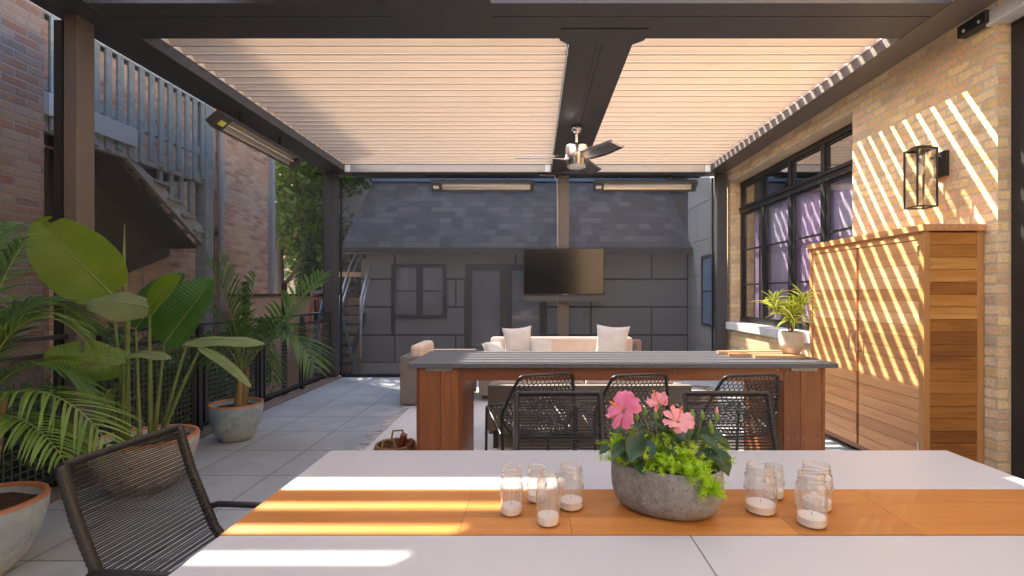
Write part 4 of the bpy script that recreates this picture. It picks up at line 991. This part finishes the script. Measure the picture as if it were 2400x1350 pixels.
def petal_leaf(b, base, d, up, L, W, droop=.15, tooth=True, nu=8, cup=.12):
    d = d.normalized(); side = d.cross(up).normalized(); nrm = side.cross(d).normalized()
    def fn(u, v):
        t = u; s = (v-.5)*2
        w_ = W*math.sin(math.pi*min(1, t**.75))**.8 if t < 1 else 0
        if t > .55: w_ = W*(1-((t-.35)/.65)**2.2)
        if t <= .55: w_ = W*min(1, (.25+t*2.2))*(1-((max(0, t-.35))/.65)**2.2)
        w_ = max(w_, 0.0006)
        if tooth and 0 < i_(t) < nu: w_ *= 1+.07*((-1)**i_(t))
        return base+d*L*t+side*s*w_+nrm*(abs(s)*w_*cup*3-droop*L*t*t)
    def i_(t): return int(round(t*nu))
    b.grid(fn, nu, 4)
def at(x, y, Y): return P(x, y, Y)
lf = [ # base px, tip px, depth base, depth tip, width
    ((1500, 1015), (1478, 1078), 1.47, 1.40, .031), ((1468, 1035), (1432, 1072), 1.46, 1.43, .020), ((1545, 1010), (1600, 1045), 1.50, 1.45, .022), ((1560, 1000), (1600, 985), 1.5, 1.46, .02),
    ((1615, 1060), (1652, 1122), 1.46, 1.38, .036), ((1672, 1050), (1712, 1112), 1.48, 1.42, .030), ((1620, 1030), (1668, 1000), 1.52, 1.48, .026), ((1650, 1010), (1700, 1030), 1.5, 1.46, .024), ((1600, 1030), (1640, 1010), 1.53, 1.55, .026),
    ((1450, 1010), (1508, 990), 1.5, 1.48, .018), ((1520, 990), (1570, 1000), 1.52, 1.47, .020), ((1670, 1100), (1698, 1128), 1.5, 1.46, .014), ((1640, 1020), (1690, 1055), 1.46, 1.42, .020), ((1490, 1085), (1510, 1110), 1.44, 1.40, .018),
    ((1430, 1040), (1405, 1062), 1.5, 1.47, .016), ((1475, 1000), (1440, 1010), 1.5, 1.46, .02), ((1510, 1030), (1530, 1075), 1.46, 1.41, .024), ((1640, 1060), (1690, 1075), 1.46, 1.42, .026), ((1590, 1065), (1612, 1100), 1.44, 1.39, .024), ((1600, 990), (1630, 965), 1.54, 1.56, .02), ((1555, 1030), (1585, 1070), 1.45, 1.4, .02), ((1680, 1030), (1715, 1050), 1.5, 1.48, .02), ((1460, 1030), (1470, 1085), 1.47, 1.42, .026),
    ((1530, 1020), (1500, 1000), 1.55, 1.52, .022), ((1580, 1040), (1545, 1075), 1.48, 1.42, .022), ((1600, 1010), (1575, 1040), 1.5, 1.46, .022)]
b = MB(); sb_ = MB()
for (a, c, Ya, Yc, w_) in lf:
    p, q = at(*a, Ya), at(*c, Yc); b0 = len(b.v)
    petal_leaf(b, p, q-p, V(0, -.5, 1).normalized(), (q-p).length, w_)
    root = V(.40+(p.x-.40)*.4, 1.51, TZ+.11); sb_.tube([root, (root+p)/2+V(0, 0, .01), p], [.0025, .002, .0013], 6)
b.build('leaves', M['hibleaf'], fb)
# blossoms
def blossom(cx, cy, Y, face, size, mat, open_=1.0, seedv=1):
    rnd = random.Random(seedv); c = at(cx, cy, Y); face = face.normalized(); u0 = face.orthogonal().normalized()
    b = MB()
    for k in range(5):
        ax = Matrix.Rotation(k*math.tau/5+.3+rnd.uniform(-.1, .1), 3, face) @ u0; side = face.cross(ax).normalized(); ph = rnd.uniform(0, 6)
        def fn(u, v):
            s = (v-.5)*2; t = u
            out = size*(t**.9)*(1-.16*s*s+.05*math.sin(s*9+ph)*t); w_ = size*.54*min(1, .12+t*1.3)*(1-.22*max(0, t-.75)/.25)
            fl = (.42*t-.36*open_*t*t)*size*1.4
            rf_ = (math.sin(s*6+ph+t*3)*.075+math.sin(s*15+ph)*.03)*size*t*t
            tw = s*size*.20*t
            return c+ax*out*(.55+.45*open_)+side*s*w_+face*(fl+rf_+tw)
        b.grid(fn, 10, 12)
    o = b.build('blossom', mat, fb)
    MB().lathe([(0, 0), (size*.10, size*.012), (size*.2, size*.06)], (0, 0, 0), 16, caps=False).build('throat', M['throat'], o, local=True).matrix_local = Matrix.Translation(c-fb.location) @ face.to_track_quat('Z', 'Y').to_matrix().to_4x4()
    s = MB(); tip = c+face*size*1.05+V(0, 0, size*.12); s.tube([c, c+face*size*.5, tip], [.0016, .0013, .0012], 8)
    for k in range(34):
        t = rnd.uniform(.6, 1.0); p = c.lerp(tip, t); q = p+V(rnd.gauss(0, 1), rnd.gauss(0, 1), rnd.gauss(0, 1)).normalized()*.0045; s.tube([p, q], [.0003, .0011], 4)
    s.build('stamen', M['stamen'], o)
    bk_ = MB(); root = V(.40+(c.x-.40)*.4, 1.52, TZ+.11); bk_.tube([root, (root+c)/2-face*.01, c-face*.012], [.0025, .0022, .002], 6)
    bk_.lathe([(0, 0), (.006, .003), (.008, .012), (.006, .02)], c-V(0, 0, .016), 8); bk_.build('flower_stem', M['bud'], o)
blossom(1464, 962, 1.45, V(-.80, -.55, .42), .060, M['petal'], 1.0, 1)
blossom(1588, 990, 1.44, V(.05, -.50, .86), .053, M['petal2'], .75, 2)
blossom(1546, 948, 1.50, V(-.45, -.30, .8), .046, M['petal2'], .35, 3)
bb = MB()
for (x, y, Y, t) in ((1492, 978, 1.48, 0), (1512, 968, 1.5, 0), (1537, 975, 1.47, 1), (1622, 975, 1.48, 0), (1646, 978, 1.5, 0), (1680, 978, 1.49, 1), (1665, 1000, 1.48, 0), (1668, 1012, 1.48, 0)):
    p = at(x, y, Y); root = V(.40+(p.x-.40)*.5, 1.51, TZ+.12)
    sb_.tube([root, (root+p)/2+V(.004, 0, -.005), p-V(0, 0, .008)], [.0022, .0018, .0016], 6)
    MB().lathe([(0, -.012), (.006, -.009), (.0085, 0), (.006, .012), (.002, .02), (0, .021)], p, 10).build('bud', M['bud'], fb)
    if t: MB().lathe([(0, .004), (.0055, .008), (.005, .02), (.0015, .032), (0, .033)], p, 10).build('bud_tip', M['petal2'], fb)
sb_.build('stems', M['stem'], fb)
# ================================================================== large pots
def pot(name_parent, x, Y, r, h, mat):
    o = one('pot', lambda b: b.lathe([(0, .0), (r*.50, .0), (r*.56, .008), (r*.74, h*.22), (r*.90, h*.50), (r*.985, h*.78), (r, h*.97), (r*.975, h), (r*.92, h), (r*.88, h*.95), (r*.85, h*.8), (0, h*.8)], (x, Y, 0), 48), mat, name_parent)
    one('rim', lambda b: b.lathe([(r*1.004, h*.955), (r*.985, h*1.008), (r*.93, h*1.012), (r*.89, h*.97), (r*.86, h*.84), (0, h*.84)], (x, Y, 0), 48, caps=False), M['terracotta'], o)
    def soil(b):
        rn = random.Random(3)
        b.grid(lambda u, v: V(x+u*r*.865*math.cos(v*math.tau), Y+u*r*.865*math.sin(v*math.tau), h*.87+.02*(1-u)+rn.uniform(-.008, .008)), 12, 40, False)
    one('soil', soil, M['soil'], o)
    return o
def frond(e, pts, nl, ll, mat, rnd, droop=.5, wd=.011, start=.22, vert=0):
    pts = [Vector(p) for p in pts]; N = 24
    def bez(t):
        q = pts[:]
        while len(q) > 1: q = [q[i].lerp(q[i+1], t) for i in range(len(q)-1)]
        return q[0]
    cen = [bez(k/N) for k in range(N+1)]
    s = MB(); s.tube(cen, [.008-.0065*k/N for k in range(N+1)], 6)
    o = s.build('frond', M['stem'], e)
    b = MB()
    for k in range(nl):
        t = start+(1-start)*k/(nl-1); p = bez(t); d = (bez(min(1, t+.02))-bez(max(0, t-.02))).normalized()
        side = d.cross(V(0, 0, 1)); side = side.normalized() if side.length > .05 else V(1, 0, 0); nrm = side.cross(d)
        env = (math.sin(math.pi*min(1, (.16+(t-start)/(1-start)*.84)))**.55)
        for sg in (-1, 1):
            dd = (d*rnd.uniform(.85, 1.15)+side*sg*(.85)+nrm*(.25+vert)+V(0, 0, rnd.uniform(-.08, .08))).normalized(); L = ll*env*rnd.uniform(.88, 1.1); n = 6
            wv = dd.cross(nrm).normalized(); A_, B_ = [], []
            for j in range(n+1):
                u = j/n; c = p+dd*L*u+V(0, 0, -droop*L*u*u); w_ = wd*math.sin(math.pi*(.12+.88*u))**.7*(1-.35*u)+.0004 if u < 1 else .0004
                A_.append(c-wv*w_); B_.append(c+wv*w_)
            b.add(A_+B_, [(i, i+1, n+2+i, n+1+i) for i in range(n)], True)
    b.build('leaflets', mat, o); return o
rnd = random.Random(21)
pa = empty('potted_palm', (-2.88, 4.72, 0), 'feathery palm in a round blue grey glazed pot beside the railing', 'potted plant')
pot(pa, -2.88, 4.72, .237, .355, M['pot_a'])
ax, ay = -2.86, 4.74
one('trunk', lambda b: (b.tube([V(ax, ay, .30), V(ax+.0, ay, .40), V(ax+.01, ay, .55), V(ax+.02, ay, .72)], [.05, .038, .028, .018], 14), b.tube([V(ax+.03, ay+.02, .30), V(ax+.05, ay+.02, .5), V(ax+.08, ay, .70)], [.035, .03, .015], 10)), M['palmtrunk'], pa)
B0 = V(ax+.01, ay, .62)
for tip, c1_, c2_, nl, ll, vt in [
    ((478, 600), (570, 800), (530, 690), 34, .34, .2), ((508, 590), (565, 790), (548, 690), 30, .30, .3), ((762, 640), (610, 820), (690, 700), 38, .36, .1),
    ((738, 870), (620, 770), (690, 730), 34, .34, 0), ((430, 740), (560, 760), (490, 690), 30, .32, 0), ((445, 900), (545, 790), (470, 760), 28, .3, 0),
    ((640, 900), (590, 790), (630, 740), 28, .28, 0), ((600, 640), (575, 790), (590, 700), 26, .26, .2), ((500, 860), (560, 800), (520, 760), 24, .26, 0), ((690, 770), (590, 800), (650, 720), 26, .28, 0)]:
    dY = rnd.uniform(-.35, .35)
    frond(pa, [B0, P(*c1_, ay+dY*.3), P(*c2_, ay+dY*.7), P(*tip, ay+dY)], int(nl*.62), ll*1.25, M['palm'], rnd, .30, .0155, .25, vt)
pc = empty('potted_palm', (-2.79, 2.42, 0), 'large feathery palm in a pale blue streaked pot at the left edge', 'potted plant')
pot(pc, -2.80, 2.42, .29, .365, M['pot_c'])
one('trunk', lambda b: [b.tube([V(-2.8+dx, 2.42+dy, .28), V(-2.8+dx*1.6, 2.42+dy*1.5, .6), V(-2.8+dx*2.4, 2.42+dy*2, .9)], [.03, .022, .012], 8) for dx, dy in ((0, 0), (.05, .03), (-.06, .02), (.02, -.05))], M['palmtrunk'], pc)
B1 = V(-2.78, 2.44, .75)
for tip, c1_, c2_, nl, ll, vt, Yt, mt in [
    ((235, 860), (-40, 760), (130, 640), 42, .30, 0, 2.7, 'palm2'), ((225, 780), (-30, 700), (110, 640), 40, .28, 0, 2.9, 'palm'), ((60, 560), (-60, 760), (10, 640), 34, .32, .1, 2.6, 'palm'),
    ((265, 1060), (-20, 900), (150, 860), 26, .34, 0, 2.3, 'palm2'), ((240, 950), (-20, 860), (120, 780), 40, .26, 0, 2.6, 'palm'), ((150, 1080), (-40, 980), (60, 930), 30, .26, 0, 2.2, 'palm2'),
    ((20, 520), (-80, 760), (-40, 600), 34, .34, 0, 2.8, 'palm'), ((-60, 480), (-120, 760), (-100, 600), 30, .34, 0, 2.6, 'palm'), ((130, 700), (-40, 780), (60, 690), 34, .28, 0, 3.0, 'palm'), ((-150, 900), (-200, 800), (-180, 750), 24, .3, 0, 2.3, 'palm')]:
    frond(pc, [B1, P(*c1_, 2.45), P(*c2_, (2.45+Yt)/2), P(*tip, Yt)], nl, ll, M[mt], rnd, .40, .0075, .2, vt)
# ---------------- bird of paradise
pb = empty('potted_bird_of_paradise', (-2.82, 3.55, 0), 'big leaved bird of paradise plant in a worn white glazed pot', 'potted plant')
pot(pb, -2.82, 3.55, .325, .372, M['pot_b'])
def bigleaf(base, tip, W, face, mat, root, bend=0.0, fold=.25, wave=.01, roll=0.0, notch=0, depth=.22, pr=.0085):
    base, tip = Vector(base), Vector(tip); d = (tip-base); L = d.length; d.normalize()
    side = d.cross(Vector(face)).normalized(); nrm = side.cross(d).normalized()
    nu, nv = 84, 12
    def mid(t): return base+d*L*t+nrm*(bend*L*(t*t-t*.2)*-1)
    def fn(u, v):
        s = (v-.5)*2; t = u
        w_ = W*(max(0, math.sin(math.pi*min(1, .05+.95*t)**.85)))**.5*(1-.08*t)
        if t > .995: w_ = W*.04
        pl = .0034*math.sin(t*150+s*2)*min(1, abs(s)*3)
        z = fold*abs(s)*w_ + wave*math.sin(t*11+(2 if s > 0 else 0))*abs(s)**2*3*W + pl - roll*(s*s)*w_
        m_ = mid(t)-d*.35*w_*(1-abs(s))*0
        k = 1
        if notch and abs(t-notch) < .022 and s > .35: k = .45
        return m_+side*s*w_*k+nrm*z
    b = MB(); b.grid(fn, nu, nv); o = b.build('leaf', mat, pb)
    s = MB(); s.tube([mid(k/16)-nrm*.001 for k in range(17)], [.008*(1-k/18) for k in range(17)], 6); s.build('midrib', M['stem'], o)
    root = Vector(root); pmid = root.lerp(base, .55)+V(0, 0, .04)
    q = []
    for k in range(13):
        t = k/12; q.append(root*(1-t)**2+pmid*2*t*(1-t)+base*t*t)
    s = MB(); s.tube(q, [pr*1.9-(pr*1.2)*k/12 for k in range(13)], 8); s.build('stalk', M['stem'], o)
    return o
r1, r2 = V(-2.93, 3.52, .33), V(-2.74, 3.52, .33)
D = 3.4
bigleaf(P(262, 690, 3.42), P(78, 512, 3.30), .235, (.35, -1, .15), M['leaf_big'], r1, .06, .10, .008, .0, .91)
bigleaf(P(386, 806, 3.42), P(496, 652, 3.5), .215, (-.25, -1, .2), M['leaf_dark'], r2, .04, .28, .01)
bigleaf(P(352, 722, 3.32), P(205, 690, 3.15), .13, (.1, -.8, .8), M['leaf_grey'], r2+V(0, -.03, 0), .30, -.25, .03)
bigleaf(P(350, 724, 3.30), P(410, 648, 3.15), .12, (-.3, -1, .4), M['leaf_big'], r2+V(0, -.03, 0), .10, .2, .01)
bigleaf(P(318, 770, 3.75), P(425, 636, 3.95), .18, (-.2, -1, .5), M['leaf_dark'], r1+V(.05, .05, 0), .05, .3, .01)
bigleaf(P(302, 850, 3.25), P(118, 810, 2.95), .17, (.1, -.8, .8), M['leaf_big'], r1+V(.02, -.03, 0), .22, -.12, .02, .1, .6)
bigleaf(P(290, 850, 3.1), P(180, 838, 2.8), .085, (0, -.4, 1), M['leaf_grey'], r1+V(0, -.05, 0), .25, -.1, .03)
bigleaf(P(300, 832, 3.2), P(385, 810, 3.0), .06, (0, -.3, 1), M['leaf_grey'], r1+V(.03, -.06, 0), .25, -.2, .03)
bigleaf(P(440, 800, 3.35), P(610, 780, 3.25), .085, (0, -.35, 1), M['leaf_grey'], r2+V(.04, 0, 0), .18, -.2, .02)
bigleaf(P(470, 815, 3.25), P(585, 868, 3.05), .04, (.2, -.4, 1), M['leaf_grey'], r2+V(.05, -.02, 0), .30, -.2, .02)
bigleaf(P(258, 912, 3.15), P(152, 1048, 2.9), .12, (-.6, -.5, .7), M['leaf_grey'], r1+V(-.02, -.05, 0), .28, -.45, .03)
s = MB(); s.tube([P(298, 870, 3.5), P(297, 745, 3.5), P(290, 640, 3.5), P(292, 525, 3.5)], [.012, .021, .012, .002], 8); s.tube([r1, P(300, 870, 3.5)], [.022, .012], 8); s.build('rolled_leaf', M['stem'], pb)
# ================================================================== lounge furniture
def cushion(b, c, sx, sy, sz, Mx=None, n=12, p=.28):
    vs = {}
    def f(u, v, sg):
        x, y = (u-.5)*2, (v-.5)*2; h = (max(0, (1-x**4)*(1-y**4)))**.5*(1+.10*math.sin(x*5+y*3)*math.cos(y*4))
        pinch = 1-.06*(1-abs(x*y))*0
        q = V(x*sx*(1-.13*(1-y*y)*abs(x)**3), y*sy*(1-.13*(1-x*x)*abs(y)**3), sg*h*sz)
        return (Mx @ q if Mx else q)+Vector(c)
    b.grid(lambda u, v: f(u, v, 1), n, n); b.grid(lambda u, v: f(v, u, -1), n, n)
def rmat(rx, ry, rz): return Euler((R(rx), R(ry), R(rz))).to_matrix()
sf = empty('sofa', (.37, 6.8, 0), 'beige cushioned sofa facing the bar in front of the television post', 'sofa')
sx0, sx1 = -.72, 1.50
bx('base', M['wicker'], sf, sx0, sx1, 6.35, 7.2, .08, .34, mods=[('bevel', .01)])
bx('back_frame', M['wicker'], sf, sx0, sx1, 7.12, 7.2, .34, .70, mods=[('bevel', .01)])
for a, c in ((sx0, sx0+.09), (sx1-.09, sx1)): bx('arm', M['wicker'], sf, a, c, 6.35, 7.12, .341, .60, mods=[('bevel', .01)])
for i in range(2):
    a = sx0+.10+i*1.02; bx('seat_cushion', M['canvas'], sf, a, a+1.0, 6.37, 6.95, .345, .48, mods=[('bevel', .03)])
bx('back_cushion', M['canvas'], sf, sx0+.10, sx1-.10, 6.93, 7.10, .482, .79, mods=[('bevel', .035)])
def pil(x, y, Y, s, lab, rx, rz, ry=0, sz=.07):
    c = P(x, y, Y); b = MB(); cushion(b, (0, 0, 0), s, s, sz, rmat(rx, ry, rz), 14)
    o = b.build('throw_pillow', M['pillow']); o.location = c; return tag(o, lab, 'pillow', 'off white throw pillows on the sofas')
pil(1214, 800, 6.80, .21, 'large off white pillow at the left end of the beige sofa', 74, 8, -4)
pil(1270, 822, 6.68, .17, 'small off white pillow leaning right of the large left one', 66, 12, 6)
pil(1434, 801, 6.78, .235, 'biggest pillow with fine ribs at the right end of the beige sofa', 76, -16, 3)
pil(1160, 822, 6.75, .15, 'bright white pillow lying at the sofa arm left of the others', 40, 30)
pb2 = tag(bx('storage_box', M['pinkbox'], None, P(1478, 0, 7.45).x, P(1502, 0, 7.45).x, 7.4, 7.6, .0, P(0, 797, 7.45).z, mods=[('bevel', .004)]), 'dusty pink box standing just right of the beige sofa', 'box')
gs = empty('sofa', (.4, 4.8, 0), 'taupe backed sofa with its back against the bar', 'sofa')
gx0_, gx1_ = -.42, P(1622, 0, 4.4).x; gzt = P(0, 903, 4.4).z
bx('back_panel', M['wicker'], gs, gx0_, gx1_, 4.40, 4.47, .17, gzt, mods=[('bevel', .012)])
bx('base', M['wicker'], gs, gx0_, gx1_, 4.475, 5.2, .12, .32, mods=[('bevel', .01)])
for a, c in ((gx0_, gx0_+.08), (gx1_-.08, gx1_)): bx('arm', M['wicker'], gs, a, c, 4.475, 5.2, .321, .55, mods=[('bevel', .01)])
for i in range(2):
    a = gx0_+.09+i*.81; bx('seat_cushion', M['canvas'], gs, a, a+.79, 4.62, 5.18, .322, .45, mods=[('bevel', .03)]); bx('back_cushion', M['canvas'], gs, a, a+.79, 4.475, 4.61, .322, gzt+.035, mods=[('bevel', .03)])
for x in (gx0_+.05, gx1_-.09):
    for y in (4.42, 5.12): bx('leg', M['black'], gs, x, x+.04, y, y+.04, 0.012, .17 if y < 4.5 else .12)
ac = empty('armchair', (-1.25, 6.5, 0), 'low taupe armchair with beige cushions left of the bar', 'armchair')
ax0 = P(937, 0, 6.07).x; azt = P(0, 836, 6.07).z
bx('side_panel', M['wicker'], ac, ax0, ax0+.85, 6.07, 6.16, .03, azt, mods=[('bevel', .01)]); bx('side_panel', M['wicker'], ac, ax0, ax0+.85, 6.86, 6.95, .03, azt, mods=[('bevel', .01)])
bx('back_panel', M['wicker'], ac, ax0, ax0+.09, 6.163, 6.857, .03, azt, mods=[('bevel', .01)]); bx('base', M['wicker'], ac, ax0+.093, ax0+.84, 6.163, 6.857, .05, .28)
bx('seat_cushion', M['canvas'], ac, ax0+.25, ax0+.86, 6.17, 6.85, .282, .42, mods=[('bevel', .035)]); bx('back_cushion', M['canvas'], ac, ax0+.10, ax0+.27, 6.17, 6.85, .425, .76, mods=[('bevel', .045)])
stb = empty('side_table', (P(1640, 0, 4.75).x, 4.8, 0), 'round polished metal drum table beside the taupe sofa', 'side table')
b = MB(); b.lathe([(0, 0.012), (.14, .012), (.15, .02), (.15, .47), (.145, .48), (0, .482)], (P(1642, 0, 4.75).x+.02, 4.8, 0), 36); b.build('drum', M['steel'], stb)
bx_ = MB(); bx_.lathe([(.149, .30), (.153, .30), (.153, .33), (.149, .33)], (P(1642, 0, 4.75).x+.02, 4.8, 0), 36); bx_.build('band', M['alu'], stb)
# rug with fringe
rg = bx('rug', M['rug'], None, -1.52, 1.9, 3.35, 7.3, .001, .012); tag(rg, 'pale woven rug with a knotted fringe under the bar and lounge', 'rug')
b = MB(); rn = random.Random(8); y = 3.36
while y < 7.3:
    x = -1.52; p = V(x, y, .010); pts = [p]; a = rn.uniform(-.5, .5)
    for k in range(4):
        a += rn.uniform(-.6, .6); p = p+V(-.035*math.cos(a), .035*math.sin(a), 0); p.z = .006+rn.uniform(0, .006); pts.append(p.copy())
    b.tube(pts, [.006, .005, .004, .004, .002], 4, cap=False); y += rn.uniform(.02, .045)
b.build('fringe', M['rug'], rg)
# woven basket with leather handles
bkx, bky = -1.13, 3.98
bs_ = empty('woven_basket', (bkx, bky, .012), 'woven seagrass basket with red brown leather handles on the rug', 'basket')
def bask(b):
    for k in range(11):
        z = .02+k*.016; r = .15+.02*math.sin(k/10*math.pi); b.tube([V(bkx+r*math.cos(t*.26), bky+r*math.sin(t*.26), z+.003*(t % 2)) for t in range(24)], .0105, 6, closed=True)
one('body', bask, M['basket'], bs_)
for dy in (0, .26): one('handle', lambda b: b.tube([V(bkx-.07, bky-.14+dy, .17), V(bkx-.06, bky-.12+dy, .25), V(bkx+.02, bky-.12+dy, .255), V(bkx+.05, bky-.14+dy, .17)], .009, 6), M['basket'], bs_)
one('leather_roll', lambda b: (b.tube([V(bkx+.05, bky-.02, .17), V(bkx+.08, bky-.03, .27)], .028, 12), b.tube([V(bkx+.10, bky-.08, .15), V(bkx+.16, bky-.06, .235)], .026, 12)), M['leather'], bs_)
